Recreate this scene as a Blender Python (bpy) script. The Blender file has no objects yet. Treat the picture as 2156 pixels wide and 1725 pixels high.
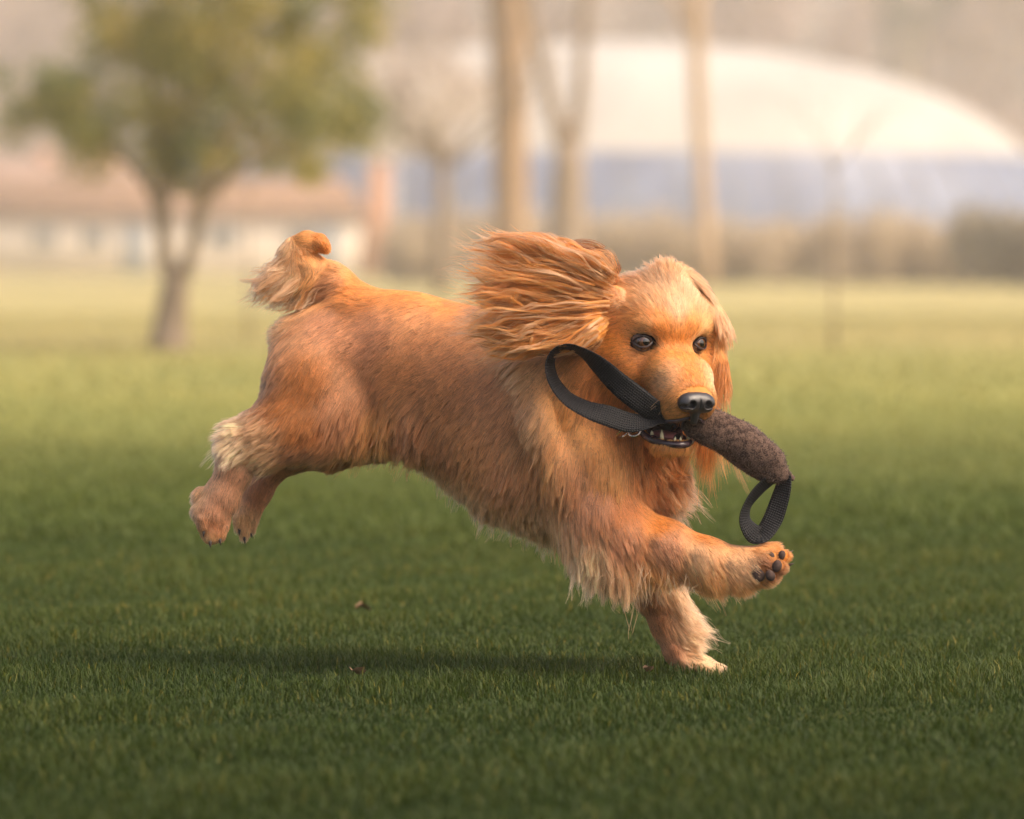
import bpy, math, random
import numpy as np
from mathutils import Vector, Matrix, kdtree

# ------------------------------------------------------------------ camera, sky, sun, exposure
scene = bpy.context.scene
COL = scene.collection
rng = np.random.default_rng(7)
random.seed(7)

PXM = 1500.0                 # drawing units per metre (the dog is laid out in these)
CAM_H = 0.583
DIST = 6.0
HORIZON = 545.0
cam = bpy.data.cameras.new("camera")
cam_ob = bpy.data.objects.new("camera", cam)
COL.objects.link(cam_ob)
cam.sensor_width = 36.0
cam.lens = 36.0 * DIST / (2156 / PXM)
PITCH = math.atan((862.5 - HORIZON) / 9000.0)
cam_ob.location = (0, 0, CAM_H)
cam_ob.rotation_euler = (math.pi / 2 - PITCH, 0, 0)
cam.clip_start = 0.1
cam.clip_end = 3000
cam.dof.use_dof = True
cam.dof.focus_distance = DIST - 0.1
cam.dof.aperture_fstop = 3.6
cam.dof.aperture_blades = 0
scene.camera = cam_ob

SUN_EL = math.radians(50)
SUN_AZ = math.radians(116)     # from the view direction (+Y) towards the right (+X)
world = bpy.data.worlds.new("World")
scene.world = world
world.use_nodes = True
wn = world.node_tree
bgn = wn.nodes["Background"]
sky = wn.nodes.new("ShaderNodeTexSky")
sky.sky_type = 'NISHITA'
sky.sun_disc = False
sky.sun_elevation = SUN_EL
sky.sun_rotation = SUN_AZ
sky.dust_density = 5.0
sky.air_density = 1.0
sky.ozone_density = 0.6
tintn = wn.nodes.new("ShaderNodeMix"); tintn.data_type = 'RGBA'; tintn.blend_type = 'MULTIPLY'
tintn.inputs[0].default_value = 1.0; tintn.inputs[7].default_value = (1.06, 0.95, 0.86, 1)   # hazy, warm evening air
wn.links.new(sky.outputs[0], tintn.inputs[6]); wn.links.new(tintn.outputs[2], bgn.inputs[0])
bgn.inputs[1].default_value = 0.15
sun = bpy.data.lights.new("sun", 'SUN')
sun.energy = 1.7
sun.angle = math.radians(30)
sun.color = (1.0, 0.87, 0.70)
sun_ob = bpy.data.objects.new("sun", sun)
COL.objects.link(sun_ob)
sd = Vector((math.sin(SUN_AZ) * math.cos(SUN_EL), math.cos(SUN_AZ) * math.cos(SUN_EL), math.sin(SUN_EL)))
sun_ob.rotation_euler = sd.to_track_quat('Z', 'Y').to_euler()
sun_ob.location = (20, 20, 30)

scene.view_settings.view_transform = 'Standard'
scene.view_settings.look = 'None'
scene.view_settings.gamma = 1
scene.view_settings.exposure = 0.93
scene.render.engine = 'CYCLES'
scene.cycles.use_denoising = True
scene.cycles.max_bounces = 10
scene.cycles.transmission_bounces = 8
scene.cycles.volume_bounces = 1
scene.cycles.sample_clamp_indirect = 8

# ------------------------------------------------------------------ helpers
Rcam = Matrix.Rotation(math.pi / 2 - PITCH, 3, 'X')
RC = np.array(Rcam)

def V(px, py, d=0.0):
    """drawing position + depth behind the focus distance -> point in drawing units"""
    z = 9000.0 + d
    c = np.array([(px - 1078.0) / 9000.0 * z, (862.5 - py) / 9000.0 * z, -z])
    return RC @ c + np.array([0, 0, CAM_H * PXM])

def G(px, py):
    """where the drawing position falls on the ground, metres"""
    t = CAM_H * 9000.0 / (py - HORIZON)
    return np.array([(px - 1078.0) / 9000.0 * t, t, 0.0])

def at(px, py, dist):
    return np.array([(px - 1078.0) / 9000.0 * dist, dist, CAM_H + (HORIZON - py) / 9000.0 * dist])

def tag(o, label=None, cat=None, group=None, kind=None):
    if label: o["label"] = label
    if cat: o["category"] = cat
    if group: o["group"] = group
    if kind: o["kind"] = kind
    return o

def empty(name, loc, label, cat, group=None):
    o = bpy.data.objects.new(name, None)
    COL.objects.link(o)
    o.location = loc
    tag(o, label, cat, group)
    return o

def link(name, me, mat=None, parent=None, smooth=True):
    o = bpy.data.objects.new(name, me)
    COL.objects.link(o)
    if mat: me.materials.append(mat)
    if smooth and len(me.polygons):
        me.polygons.foreach_set("use_smooth", [True] * len(me.polygons))
    if parent is not None:
        o.parent = parent
        o.location = -Vector(parent.location)
        if parent.parent is not None:
            o.location -= Vector(parent.parent.location)
            o.location = (0, 0, 0) if parent.type == 'MESH' else o.location
    return o

def mesh_np(name, v, quads=None, tris=None):
    me = bpy.data.meshes.new(name)
    v = np.asarray(v, np.float32)
    me.vertices.add(len(v))
    me.vertices.foreach_set("co", v.ravel())
    idx = []; starts = []; n = 0
    if quads is not None and len(quads):
        q = np.asarray(quads, np.int32); idx.append(q.ravel()); starts.append(n + 4 * np.arange(len(q))); n += 4 * len(q)
    if tris is not None and len(tris):
        t = np.asarray(tris, np.int32); idx.append(t.ravel()); starts.append(n + 3 * np.arange(len(t))); n += 3 * len(t)
    idx = np.concatenate(idx).astype(np.int32); starts = np.concatenate(starts).astype(np.int32)
    me.loops.add(n)
    me.loops.foreach_set("vertex_index", idx)
    me.polygons.add(len(starts))
    me.polygons.foreach_set("loop_start", starts)
    me.update(calc_edges=True)
    me.validate()
    return me

def fattr(me, name, arr, domain='POINT'):
    a = me.attributes.new(name, 'FLOAT', domain)
    a.data.foreach_set("value", np.asarray(arr, np.float32).ravel())

def cattr(me, name, arr, domain='POINT'):
    arr = np.asarray(arr, np.float32)
    a = me.attributes.new(name, 'FLOAT_COLOR', domain)
    rgba = np.ones((len(arr), 4), np.float32); rgba[:, :3] = arr
    a.data.foreach_set("color", rgba.ravel())

class NT:
    def __init__(s, name):
        s.m = bpy.data.materials.new(name); s.m.use_nodes = True
        s.t = s.m.node_tree; s.p = s.t.nodes.get("Principled BSDF")
    def n(s, kind, **kw):
        x = s.t.nodes.new(kind)
        for k, v in kw.items(): setattr(x, k, v)
        return x
    def l(s, a, b): s.t.links.new(a, b)
    def ramp(s, fac, stops):
        r = s.n("ShaderNodeValToRGB"); e = r.color_ramp.elements
        while len(e) < len(stops): e.new(0.5)
        for k, (p, c) in enumerate(stops):
            e[k].position = p; e[k].color = (*c, 1)
        s.l(fac, r.inputs[0]); return r.outputs[0]
    def noise(s, scale, detail=4, rough=0.55, coord='Object', stretch=None):
        tc = s.n("ShaderNodeTexCoord"); src = tc.outputs[coord]
        if stretch:
            mp = s.n("ShaderNodeMapping"); mp.inputs['Scale'].default_value = stretch
            s.l(src, mp.inputs[0]); src = mp.outputs[0]
        x = s.n("ShaderNodeTexNoise"); x.inputs['Scale'].default_value = scale
        x.inputs['Detail'].default_value = detail; x.inputs['Roughness'].default_value = rough
        s.l(src, x.inputs['Vector']); return x.outputs['Fac']
    def bump(s, fac, strength=0.3, dist=0.01):
        b = s.n("ShaderNodeBump"); b.inputs['Strength'].default_value = strength
        b.inputs['Distance'].default_value = dist; s.l(fac, b.inputs['Height'])
        s.l(b.outputs[0], s.p.inputs['Normal'])

def plain(name, c1, c2, scale, rough=0.8, bump=0.2, bdist=0.01, stretch=None, spec=0.3):
    t = NT(name); f = t.noise(scale, stretch=stretch)
    t.l(t.ramp(f, [(0.3, c1), (0.7, c2)]), t.p.inputs['Base Color'])
    t.p.inputs['Roughness'].default_value = rough
    t.p.inputs['Specular IOR Level'].default_value = spec
    if bump: t.bump(f, bump, bdist)
    return t.m

def box_arr(x0, x1, y0, y1, z0, z1):
    v = [(x0,y0,z0),(x1,y0,z0),(x1,y1,z0),(x0,y1,z0),(x0,y0,z1),(x1,y0,z1),(x1,y1,z1),(x0,y1,z1)]
    q = [(0,3,2,1),(4,5,6,7),(0,1,5,4),(1,2,6,5),(2,3,7,6),(3,0,4,7)]
    return v, q

def boxes(name, lst, mat, parent, smooth=False):
    vs = []; qs = []
    for b in lst:
        v, q = box_arr(*b); k = len(vs); vs += v; qs += [tuple(i + k for i in f) for f in q]
    return link(name, mesh_np(name, vs, qs), mat, parent, smooth)

def tube_arr(pts, rad, n=10, cap=True):
    pts = np.asarray(pts, float); rad = np.asarray(rad, float)
    m = len(pts); tan = np.gradient(pts, axis=0); tan /= np.linalg.norm(tan, axis=1)[:, None] + 1e-9
    ref = np.array([0.13, 0.9, 0.2]) if abs(tan[0][2]) > 0.7 else np.array([0, 0, 1.0])
    vs = []; a = np.arange(n) * 2 * math.pi / n
    for i in range(m):
        u = np.cross(tan[i], ref); u /= np.linalg.norm(u); w = np.cross(tan[i], u)
        vs.append(pts[i] + rad[i] * (np.cos(a)[:, None] * u + np.sin(a)[:, None] * w))
    vs = np.concatenate(vs); q = []
    for i in range(m - 1):
        for j in range(n):
            k = (j + 1) % n
            q.append((i*n+j, i*n+k, (i+1)*n+k, (i+1)*n+j))
    t = []
    if cap:
        vs = np.vstack([vs, pts[0], pts[-1]])
        for j in range(n):
            k = (j + 1) % n
            t.append((m*n, k, j)); t.append((m*n+1, (m-1)*n+j, (m-1)*n+k))
    return vs, np.array(q), np.array(t) if t else np.zeros((0, 3), int)

def tubes(name, lst, mat, parent, n=10):
    V_ = []; Q = []; T = []; k = 0
    for p, r in lst:
        v, q, t = tube_arr(p, r, n); V_.append(v); Q.append(q + k); T.append(t + k); k += len(v)
    return link(name, mesh_np(name, np.concatenate(V_), np.concatenate(Q), np.concatenate(T)), mat, parent)

def catmull(P, n):
    P = np.asarray(P, float); Q = np.vstack([2*P[0]-P[1], P, 2*P[-1]-P[-2]]); out = []
    for t in np.linspace(0, len(P) - 1 - 1e-6, n):
        i = int(t); f = t - i; a, b, c, d = Q[i], Q[i+1], Q[i+2], Q[i+3]
        out.append(0.5*((2*b) + (-a+c)*f + (2*a-5*b+4*c-d)*f*f + (-a+3*b-3*c+d)*f**3))
    return np.array(out)

def vnoise(p, scale, seed):
    """smooth vector field from summed sines, p (N,3)"""
    r = np.random.default_rng(seed); out = np.zeros((len(p), 3))
    for k in range(5):
        w = r.normal(size=(3, 3)) / scale * (1 + 0.6 * k); ph = r.uniform(0, 6.28, 3)
        out += np.sin(p @ w.T + ph) / (1 + 0.5 * k)
    return out / 1.8

# ------------------------------------------------------------------ lawn
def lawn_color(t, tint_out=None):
    """shaded green near the dog, sunlit yellow beyond it: light and shade painted by distance across the field"""
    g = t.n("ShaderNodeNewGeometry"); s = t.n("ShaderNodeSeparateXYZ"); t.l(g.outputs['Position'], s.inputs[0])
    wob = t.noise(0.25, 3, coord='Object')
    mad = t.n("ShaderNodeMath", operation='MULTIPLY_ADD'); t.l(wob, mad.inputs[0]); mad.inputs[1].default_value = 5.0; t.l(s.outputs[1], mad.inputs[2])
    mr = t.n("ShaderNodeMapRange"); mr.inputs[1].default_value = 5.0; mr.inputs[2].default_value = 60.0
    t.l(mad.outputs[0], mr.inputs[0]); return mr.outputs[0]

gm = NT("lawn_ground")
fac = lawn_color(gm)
base = gm.ramp(fac, [(0.0, (0.022, 0.030, 0.008)), (0.14, (0.055, 0.070, 0.015)), (0.24, (0.24, 0.24, 0.08)), (0.435, (0.36, 0.33, 0.14)), (0.465, (0.44, 0.38, 0.195)), (1.0, (0.38, 0.33, 0.16))])  # near shade and the sunlit far field are painted into these stops
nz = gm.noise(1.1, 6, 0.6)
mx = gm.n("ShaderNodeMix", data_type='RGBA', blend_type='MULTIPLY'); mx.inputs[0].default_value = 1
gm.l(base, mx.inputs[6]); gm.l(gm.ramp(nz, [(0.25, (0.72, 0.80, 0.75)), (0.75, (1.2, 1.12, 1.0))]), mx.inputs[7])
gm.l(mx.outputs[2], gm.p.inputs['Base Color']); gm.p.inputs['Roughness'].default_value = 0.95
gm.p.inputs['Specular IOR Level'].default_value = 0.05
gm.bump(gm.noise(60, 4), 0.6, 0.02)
R_ = 1500
gv = []; gq = []
ys = [-60, -10, 0, 4, 8, 16, 30, 60, 100, 160, 300, 700, R_]; xs = [-R_, -300, -100, -30, -8, 0, 8, 30, 100, 300, R_]
for y in ys:
    for x in xs: gv.append((x, y, 0))
for j in range(len(ys) - 1):
    for i in range(len(xs) - 1):
        a = j * len(xs) + i; gq.append((a, a + 1, a + len(xs) + 1, a + len(xs)))
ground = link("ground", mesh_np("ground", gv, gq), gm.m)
tag(ground, kind='structure')

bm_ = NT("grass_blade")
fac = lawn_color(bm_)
c1 = bm_.ramp(fac, [(0.0, (0.026, 0.046, 0.005)), (0.06, (0.042, 0.068, 0.008)), (0.14, (0.115, 0.145, 0.028)), (0.24, (0.37, 0.355, 0.13)), (0.435, (0.43, 0.39, 0.175)), (0.465, (0.47, 0.40, 0.205)), (1.0, (0.34, 0.31, 0.145))])  # blades carry the same painted shade near and sunlight far
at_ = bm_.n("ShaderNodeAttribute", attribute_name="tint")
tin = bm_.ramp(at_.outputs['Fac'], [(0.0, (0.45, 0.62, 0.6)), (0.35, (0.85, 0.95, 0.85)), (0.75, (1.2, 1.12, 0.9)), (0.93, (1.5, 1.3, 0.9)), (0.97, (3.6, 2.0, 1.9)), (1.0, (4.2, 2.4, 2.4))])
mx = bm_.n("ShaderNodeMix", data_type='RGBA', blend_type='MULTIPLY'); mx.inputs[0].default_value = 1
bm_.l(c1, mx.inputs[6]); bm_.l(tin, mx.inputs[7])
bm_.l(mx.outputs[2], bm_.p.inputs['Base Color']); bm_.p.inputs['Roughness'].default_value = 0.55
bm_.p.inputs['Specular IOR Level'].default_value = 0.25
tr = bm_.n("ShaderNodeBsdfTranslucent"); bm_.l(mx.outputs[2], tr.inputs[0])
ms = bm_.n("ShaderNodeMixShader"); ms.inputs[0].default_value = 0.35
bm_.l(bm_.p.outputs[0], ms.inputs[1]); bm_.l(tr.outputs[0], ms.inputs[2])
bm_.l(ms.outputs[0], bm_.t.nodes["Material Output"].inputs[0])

def blades(n, y0, y1, hw, h, w, seed, power=1.0):
    r = np.random.default_rng(seed)
    y = y0 + (y1 - y0) * r.random(n) ** power
    x = (r.random(n) * 2 - 1) * hw(y)
    P = np.stack([x, y, np.zeros(n)], 1)
    nz = vnoise(P, 0.22, 3)[:, 0] + 0.5 * vnoise(P, 0.07, 4)[:, 0]
    hh = h * (0.75 + 0.33 * np.clip(nz, -1.7, 1.7)) * r.uniform(0.4, 1.25, n) * np.where(r.random(n) < .02, 1.6, 1)
    ang = r.uniform(0, 2 * math.pi, n); lean = r.uniform(0.1, 1.0, n) * hh
    u = np.stack([np.cos(ang), np.sin(ang), 0 * ang], 1)
    fa = ang + r.uniform(0.8, 2.3, n)
    f = np.stack([np.cos(fa), np.sin(fa), 0 * ang], 1)
    ww = (w * r.uniform(0.6, 1.2, n))[:, None]
    up = np.array([0, 0, 1.0])
    A = P - u * ww / 2; B = P + u * ww / 2
    M = P + f * lean[:, None] * 0.3 + up * hh[:, None] * 0.6
    C = M - u * ww * 0.42; Dv = M + u * ww * 0.42
    T = P + f * lean[:, None] + up * (hh * r.uniform(0.8, 1.05, n))[:, None]
    vs = np.stack([A, B, C, Dv, T], 1).reshape(-1, 3)
    k = 5 * np.arange(n)[:, None]
    q = k + np.array([[0, 1, 3, 2]]); t = k + np.array([[2, 3, 4]])
    tint = np.clip(0.43 + 0.17 * nz + 0.12 * vnoise(P, 0.9, 15)[:, 0] + r.normal(0, 0.21, n), 0, 0.94)
    dry = np.clip(vnoise(P, 0.35, 8)[:, 0] * vnoise(P, 0.10, 9)[:, 1], 0, 1.5)
    tint = np.where(r.random(n) < 0.022 + 0.06 * dry, r.uniform(0.955, 1, n), tint)
    if y0 > 8: tint = .45 + (tint - .45) * .55
    return vs, q, t, np.repeat(tint, 5)
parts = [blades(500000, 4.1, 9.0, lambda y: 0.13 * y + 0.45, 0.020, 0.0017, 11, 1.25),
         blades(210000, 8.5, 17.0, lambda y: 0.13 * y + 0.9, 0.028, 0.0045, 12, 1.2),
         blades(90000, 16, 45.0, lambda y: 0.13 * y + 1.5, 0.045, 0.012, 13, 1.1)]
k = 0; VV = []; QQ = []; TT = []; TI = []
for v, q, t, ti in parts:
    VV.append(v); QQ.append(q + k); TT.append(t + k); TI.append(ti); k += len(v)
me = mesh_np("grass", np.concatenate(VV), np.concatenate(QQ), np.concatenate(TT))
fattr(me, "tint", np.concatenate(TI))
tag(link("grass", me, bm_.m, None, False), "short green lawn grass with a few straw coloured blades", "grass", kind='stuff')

dead = plain("dead_leaf", (.13, .075, .04), (.24, .15, .085), 90, .8, .4, .002)
for k, (px, py, sz, rz, lab) in enumerate([(765, 1302, .030, .3, "brown dead leaf in the grass below the dog's belly"), (752, 1440, .034, 1.1, "curled brown dead leaf in the grass left of the planted paw"),
        (1366, 1432, .022, 2.0, "small brown dead leaf beside the planted front paw"), ]):
    q = G(px, py); n1, n2 = 13, 7; vs = []
    for i in range(n1):
        s = i / (n1 - 1); wd = sz * .33 * math.sin(math.pi * min(1, s * 1.02)) ** .8 * (1 + .15 * math.sin(s * 19))
        for j in range(n2):
            t_ = j / (n2 - 1) * 2 - 1; lx = (s - .5) * sz; ly = t_ * wd
            vs.append((lx * math.cos(rz) - ly * math.sin(rz), lx * math.sin(rz) + ly * math.cos(rz), .014 + abs(t_) ** 1.5 * wd * .7 + .004 * math.sin(s * 5 + k) + .3 * sz * (s - .4) ** 2))
    vs = vs + [(x_, y_, z_ - .0006) for x_, y_, z_ in vs]; m_ = n1 * n2
    qd = [(i*n2+j, (i+1)*n2+j, (i+1)*n2+j+1, i*n2+j+1) for i in range(n1-1) for j in range(n2-1)]
    qd = qd + [tuple(m_ + w_ for w_ in f[::-1]) for f in qd]
    o = link("dead_leaf", mesh_np("dead_leaf", vs, qd), dead); o.location = q
    tag(o, lab, "leaf", "dead leaves lying in the grass")

# ------------------------------------------------------------------ trees and background
bark_warm = plain("bark_warm", (0.24, 0.165, 0.10), (0.42, 0.29, 0.18), 6, 0.9, 0.5, 0.03, (3, 3, 0.6))
bark_grey = plain("bark_grey", (0.21, 0.165, 0.12), (0.34, 0.265, 0.195), 8, 0.9, 0.5, 0.03, (3, 3, 0.6))
bark_pale = plain("bark_pale", (0.36, 0.25, 0.15), (0.50, 0.36, 0.23), 5, 0.9, 0.3, 0.03, (3, 3, 0.6))

def leaf_mat(name, stops, trans=0.35):
    t = NT(name); a = t.n("ShaderNodeAttribute", attribute_name="tint")
    c = t.ramp(a.outputs['Fac'], stops)
    t.l(c, t.p.inputs['Base Color']); t.p.inputs['Roughness'].default_value = 0.6
    t.p.inputs['Specular IOR Level'].default_value = 0.2
    tr = t.n("ShaderNodeBsdfTranslucent"); t.l(c, tr.inputs[0])
    ms = t.n("ShaderNodeMixShader"); ms.inputs[0].default_value = trans
    t.l(t.p.outputs[0], ms.inputs[1]); t.l(tr.outputs[0], ms.inputs[2])
    t.l(ms.outputs[0], t.t.nodes["Material Output"].inputs[0]); return t.m

leaf_green = leaf_mat("leaf_green", [(0, (0.08, 0.12, 0.065)), (0.35, (0.23, 0.26, 0.10)), (0.7, (0.42, 0.36, 0.10)), (1, (0.58, 0.44, 0.14))], .5)
leaf_dry = leaf_mat("leaf_dry", [(0, (0.16, 0.11, 0.07)), (0.5, (0.26, 0.19, 0.12)), (1, (0.36, 0.27, 0.18))])
leaf_ivy = leaf_mat("leaf_ivy", [(0, (0.05, 0.07, 0.04)), (1, (0.13, 0.15, 0.08))])
blossom = leaf_mat("blossom", [(0, (0.42, 0.36, 0.31)), (0.5, (0.66, 0.58, 0.52)), (1, (0.85, 0.80, 0.74))])

def leaf_cloud(cent, rad, n, size, seed, flat=1.0, shell=0.35):
    """leaf quads spread in clumps: cent (m,3), rad (m,)"""
    r = np.random.default_rng(seed); cent = np.asarray(cent, float); rad = np.asarray(rad, float)
    w = rad ** 2; i = r.choice(len(cent), n, p=w / w.sum())
    d = r.normal(size=(n, 3)); d /= np.linalg.norm(d, axis=1)[:, None]
    rr = (shell + (1 - shell) * r.random(n)) ** 0.7 * (1 + r.normal(0, .12, n))
    p = cent[i] + d * (rad[i] * rr)[:, None] * np.array([1, 1, flat])
    a = r.normal(size=(n, 3)); a /= np.linalg.norm(a, axis=1)[:, None]
    b = np.cross(a, r.normal(size=(n, 3))); b /= np.linalg.norm(b, axis=1)[:, None]
    s = (size * r.uniform(0.6, 1.3, n))[:, None]
    vs = np.stack([p - a * s * .5, p + b * s * .28, p + a * s * .5, p - b * s * .28], 1).reshape(-1, 3)
    q = 4 * np.arange(n)[:, None] + np.array([[0, 1, 2, 3]])
    ct = r.random(len(cent))
    tint = np.clip(0.55 * ct[i] + 0.25 + r.normal(0, 0.15, n), 0, 1)
    return vs, q, np.repeat(tint, 4)

def foliage(name, cloud, mat, parent):
    vs, q, ti = cloud; me = mesh_np(name, vs, q); fattr(me, "tint", ti)
    return link(name, me, mat, parent, False)

def bare_branches(base, height, spread, seed, levels=3, r0=0.1, n0=6, up=0.6):
    """a set of tapered limbs leaving base upwards"""
    r = random.Random(seed); out = []
    def grow(p, d, L, rad, lv):
        pts = [np.array(p)]; dd = np.array(d, float)
        for i in range(5):
            dd = dd + np.array([r.gauss(0, .13), r.gauss(0, .13), r.gauss(0.05, .08)]); dd /= np.linalg.norm(dd)
            pts.append(pts[-1] + dd * L / 5)
        out.append((pts, np.linspace(rad, rad * .35, 6)))
        if lv > 0:
            for k in range(r.randint(3, 4)):
                q = pts[r.randint(2, 5)]; nd = dd + np.array([r.gauss(0, .6), r.gauss(0, .6), r.gauss(.2, .3)])
                grow(q, nd / np.linalg.norm(nd), L * .62, rad * .42, lv - 1)
    for k in range(n0):
        a = 6.28 * k / n0 + r.random(); d = np.array([math.cos(a) * spread, math.sin(a) * spread, up]); grow(base, d / np.linalg.norm(d), height * .5, r0, levels - 1)
    return out

# 1. bushy evergreen with the forked trunk, left
b = G(355, 740); dd = b[1]
t1 = empty("bushy_tree", b, "bushy green tree on a forked trunk, left side of the lawn", "tree")
P = lambda x, y, o=0: at(x, y, dd) + np.array([0, o, 0])
tubes("trunk", [([P(352, 748), P(356, 720), P(360, 670), P(368, 610), P(372, 585)], [.15, .125, .105, .09, .085]),
                ([P(370, 600), P(352, 560), P(345, 500), P(340, 440), P(350, 360, .1), P(330, 240, .2), P(300, 120, .2)], [.075, .05, .047, .055, .05, .04, .025]),
                ([P(372, 600), P(398, 550), P(412, 490), P(425, 430), P(440, 370, -.1), P(500, 240, -.1), P(560, 60, 0)], [.065, .045, .042, .048, .045, .04, .02]),
                ([P(345, 440), P(290, 360), P(200, 280)], [.04, .03, .015]),
                ([P(425, 420), P(520, 340), P(640, 280)], [.035, .03, .015])], bark_grey, t1)
r = np.random.default_rng(5); cents = []; rads = []
for (x, y, rp) in [(110,230,62),(60,200,40),(180,180,70),(230,280,70),(300,220,80),(330,330,70),(260,330,45),(180,300,50),(400,350,62),(470,330,66),(430,250,90),(520,230,80),(590,310,62),(650,270,70),(700,330,55),(740,300,40),(640,180,60),(560,150,70),(340,140,55),(250,70,60),(330,40,70),(430,80,90),(520,40,80),(600,80,70),(660,40,50),(300,-40,80),(450,-60,110),(580,-50,90),(380,-160,90),(520,-170,90),(200,20,40),(150,250,45),(500,370,40),(660,360,35),(100,160,35),(700,250,35),(440,-250,90),(370,410,38),(330,380,45),(420,395,38)]:
    for o in (-1, 0, 1):
        if r.random() < (0.85 if o == 0 else .5):
            cents.append(P(x + r.normal(0, 14), y + r.normal(0, 14), o * (.45 + .2 * r.random()) + r.normal(0, .1))); rads.append(rp / 334.0 * r.uniform(.75, 1.05))
for k in range(120):
    x = r.uniform(20, 790); y = r.uniform(-80, 350)
    if x < 180 and y < 160 or (x < 60 and y > 300): continue
    cents.append(P(x, y, r.normal(0, .35))); rads.append(r.uniform(.10, .24))
foliage("crown", leaf_cloud(cents, np.array(rads) * 1.2, 40000, 0.040, 21, 0.85, .1), leaf_green, t1)

# 2. large pale trunk
b = G(1078, 617); dd = b[1]
t = empty("pale_trunk_tree", b, "tall tree with a thick pale straight trunk, behind the flying ear", "tree")
P = lambda x, y, o=0: at(x, y, dd) + np.array([0, o, 0])
tubes("trunk", [([P(1082, 625), P(1080, 560), P(1077, 450), P(1074, 300), P(1072, 150), P(1070, 0), P(1068, -300), P(1090, -700)], [.46, .37, .31, .30, .32, .37, .32, .22]),
                ([P(1072, 60), P(1120, -60), P(1170, -300), P(1200, -600)], [.2, .16, .12, .06])], bark_warm, t)
tubes("branches", bare_branches(P(1085, -500), 8, .7, 3, 3, .13), bark_warm, t, 6)

# 3. forked trunk
b = G(1195, 620); dd = b[1]
t = empty("forked_trunk_tree", b, "tree whose grey brown trunk forks in two, middle of the picture", "tree")
P = lambda x, y, o=0: at(x, y, dd) + np.array([0, o, 0])
tubes("trunk", [([P(1195, 628), P(1194, 560), P(1195, 450), P(1197, 360), P(1198, 300)], [.40, .34, .29, .26, .22]),
                ([P(1196, 330), P(1178, 270), P(1160, 215), P(1140, 130), P(1122, 60), P(1105, -60), P(1060, -300)], [.2, .15, .12, .12, .11, .1, .07]),
                ([P(1200, 330), P(1214, 270), P(1222, 200), P(1228, 100), P(1233, 0), P(1240, -150), P(1290, -450)], [.19, .14, .115, .1, .1, .09, .06])], bark_grey, t)
tubes("branches", bare_branches(P(1250, -250), 7, .8, 5, 3, .08) + bare_branches(P(1070, -280), 6, .8, 6, 3, .07), bark_grey, t, 6)

# 4. slim trunk
b = G(1490, 602); dd = b[1]
t = empty("slim_trunk_tree", b, "slim straight sunlit tree trunk to the right of the forked one", "tree")
P = lambda x, y, o=0: at(x, y, dd) + np.array([0, o, 0])
tubes("trunk", [([P(1492, 608), P(1488, 520), P(1480, 400), P(1472, 250), P(1466, 120), P(1464, 0), P(1462, -300)], [.2, .18, .175, .165, .17, .18, .14]),
                ([P(1465, 80), P(1430, 20), P(1370, -60), P(1300, -260)], [.1, .08, .06, .04])], bark_pale, t)
tubes("branches", bare_branches(P(1462, -280), 8, .8, 9, 3, .1), bark_pale, t, 6)

# 5. blossom tree
b = G(930, 622); dd = b[1]
t = empty("blossom_tree", b, "pale blossoming tree in front of the left end of the dome", "tree")
P = lambda x, y, o=0: at(x, y, dd) + np.array([0, o, 0])
tubes("trunk", [([P(930, 630), P(930, 540), P(934, 440), P(930, 340), P(915, 230)], [.14, .12, .11, .10, .06])], bark_grey, t)
tubes("branches", bare_branches(P(932, 350), 4.2, .8, 12, 3, .06), bark_grey, t, 5)
r = np.random.default_rng(8); cents = []; rads = []
for k in range(46):
    a = r.uniform(0, 6.28); q = math.sqrt(r.random())
    cents.append(P(868 + 165 * q * math.cos(a), 200 + 105 * q * math.sin(a), r.normal(0, .8))); rads.append(r.uniform(.18, .42))
foliage("blossoms", leaf_cloud(cents, rads, 9000, 0.08, 31), blossom, t)

# 6. ivy covered tree beyond the dome
dd = 225.
t = empty("ivy_tree", at(1900, HORIZON, dd) * np.array([1, 1, 0]), "ivy clad forking tree rising behind the dome, top right", "tree")
P = lambda x, y, o=0: at(x, y, dd) + np.array([0, o, 0])
tubes("trunk", [([P(1900, 567), P(1900, 300), P(1898, 120), P(1885, 50), P(1868, -40), P(1850, -150)], [1.0, .9, .8, .6, .5, .3]),
                ([P(1900, 120), P(1930, 60), P(1965, 0), P(2010, -90)], [.6, .45, .35, .2]),
                ([P(1885, 60), P(1850, 20), P(1800, -40)], [.3, .25, .15])], bark_grey, t)
r = np.random.default_rng(9); cents = [P(1898 + r.normal(0, 10), yy) for yy in range(20, 400, 22)] + [P(1875 + r.normal(0, 6), yy) for yy in range(-100, 50, 20)] + [P(1930 + .8 * (60 - yy), yy) for yy in range(-40, 70, 22)]
foliage("ivy", leaf_cloud(cents, [1.0] * 18 + [.7] * (len(cents) - 18), 9000, .25, 41), leaf_ivy, t)

# 7. slim saplings on the lawn
for (x, y, top, lab, sd_) in [(1756, 742, 330, "thin bare young tree standing alone on the right of the lawn", 51),
                              (524, 728, 380, "thin bare young tree beyond the raised tail", 52)]:
    b = G(x, y); dd = b[1]
    t = empty("sapling", b, lab, "young tree", "thin young trees on the lawn")
    P = lambda x_, y_, o=0: at(x_, y_, dd) + np.array([0, o, 0])
    tubes("trunk", [([P(x, y + 4), P(x - 1, (y + top) / 2), P(x + 1, top)], [.012, .010, .006])], bark_grey, t, 8)
    tubes("branches", bare_branches(P(x, top + 30), 1.0, .6, sd_, 2, .005, 4), bark_grey, t, 5)

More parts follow.
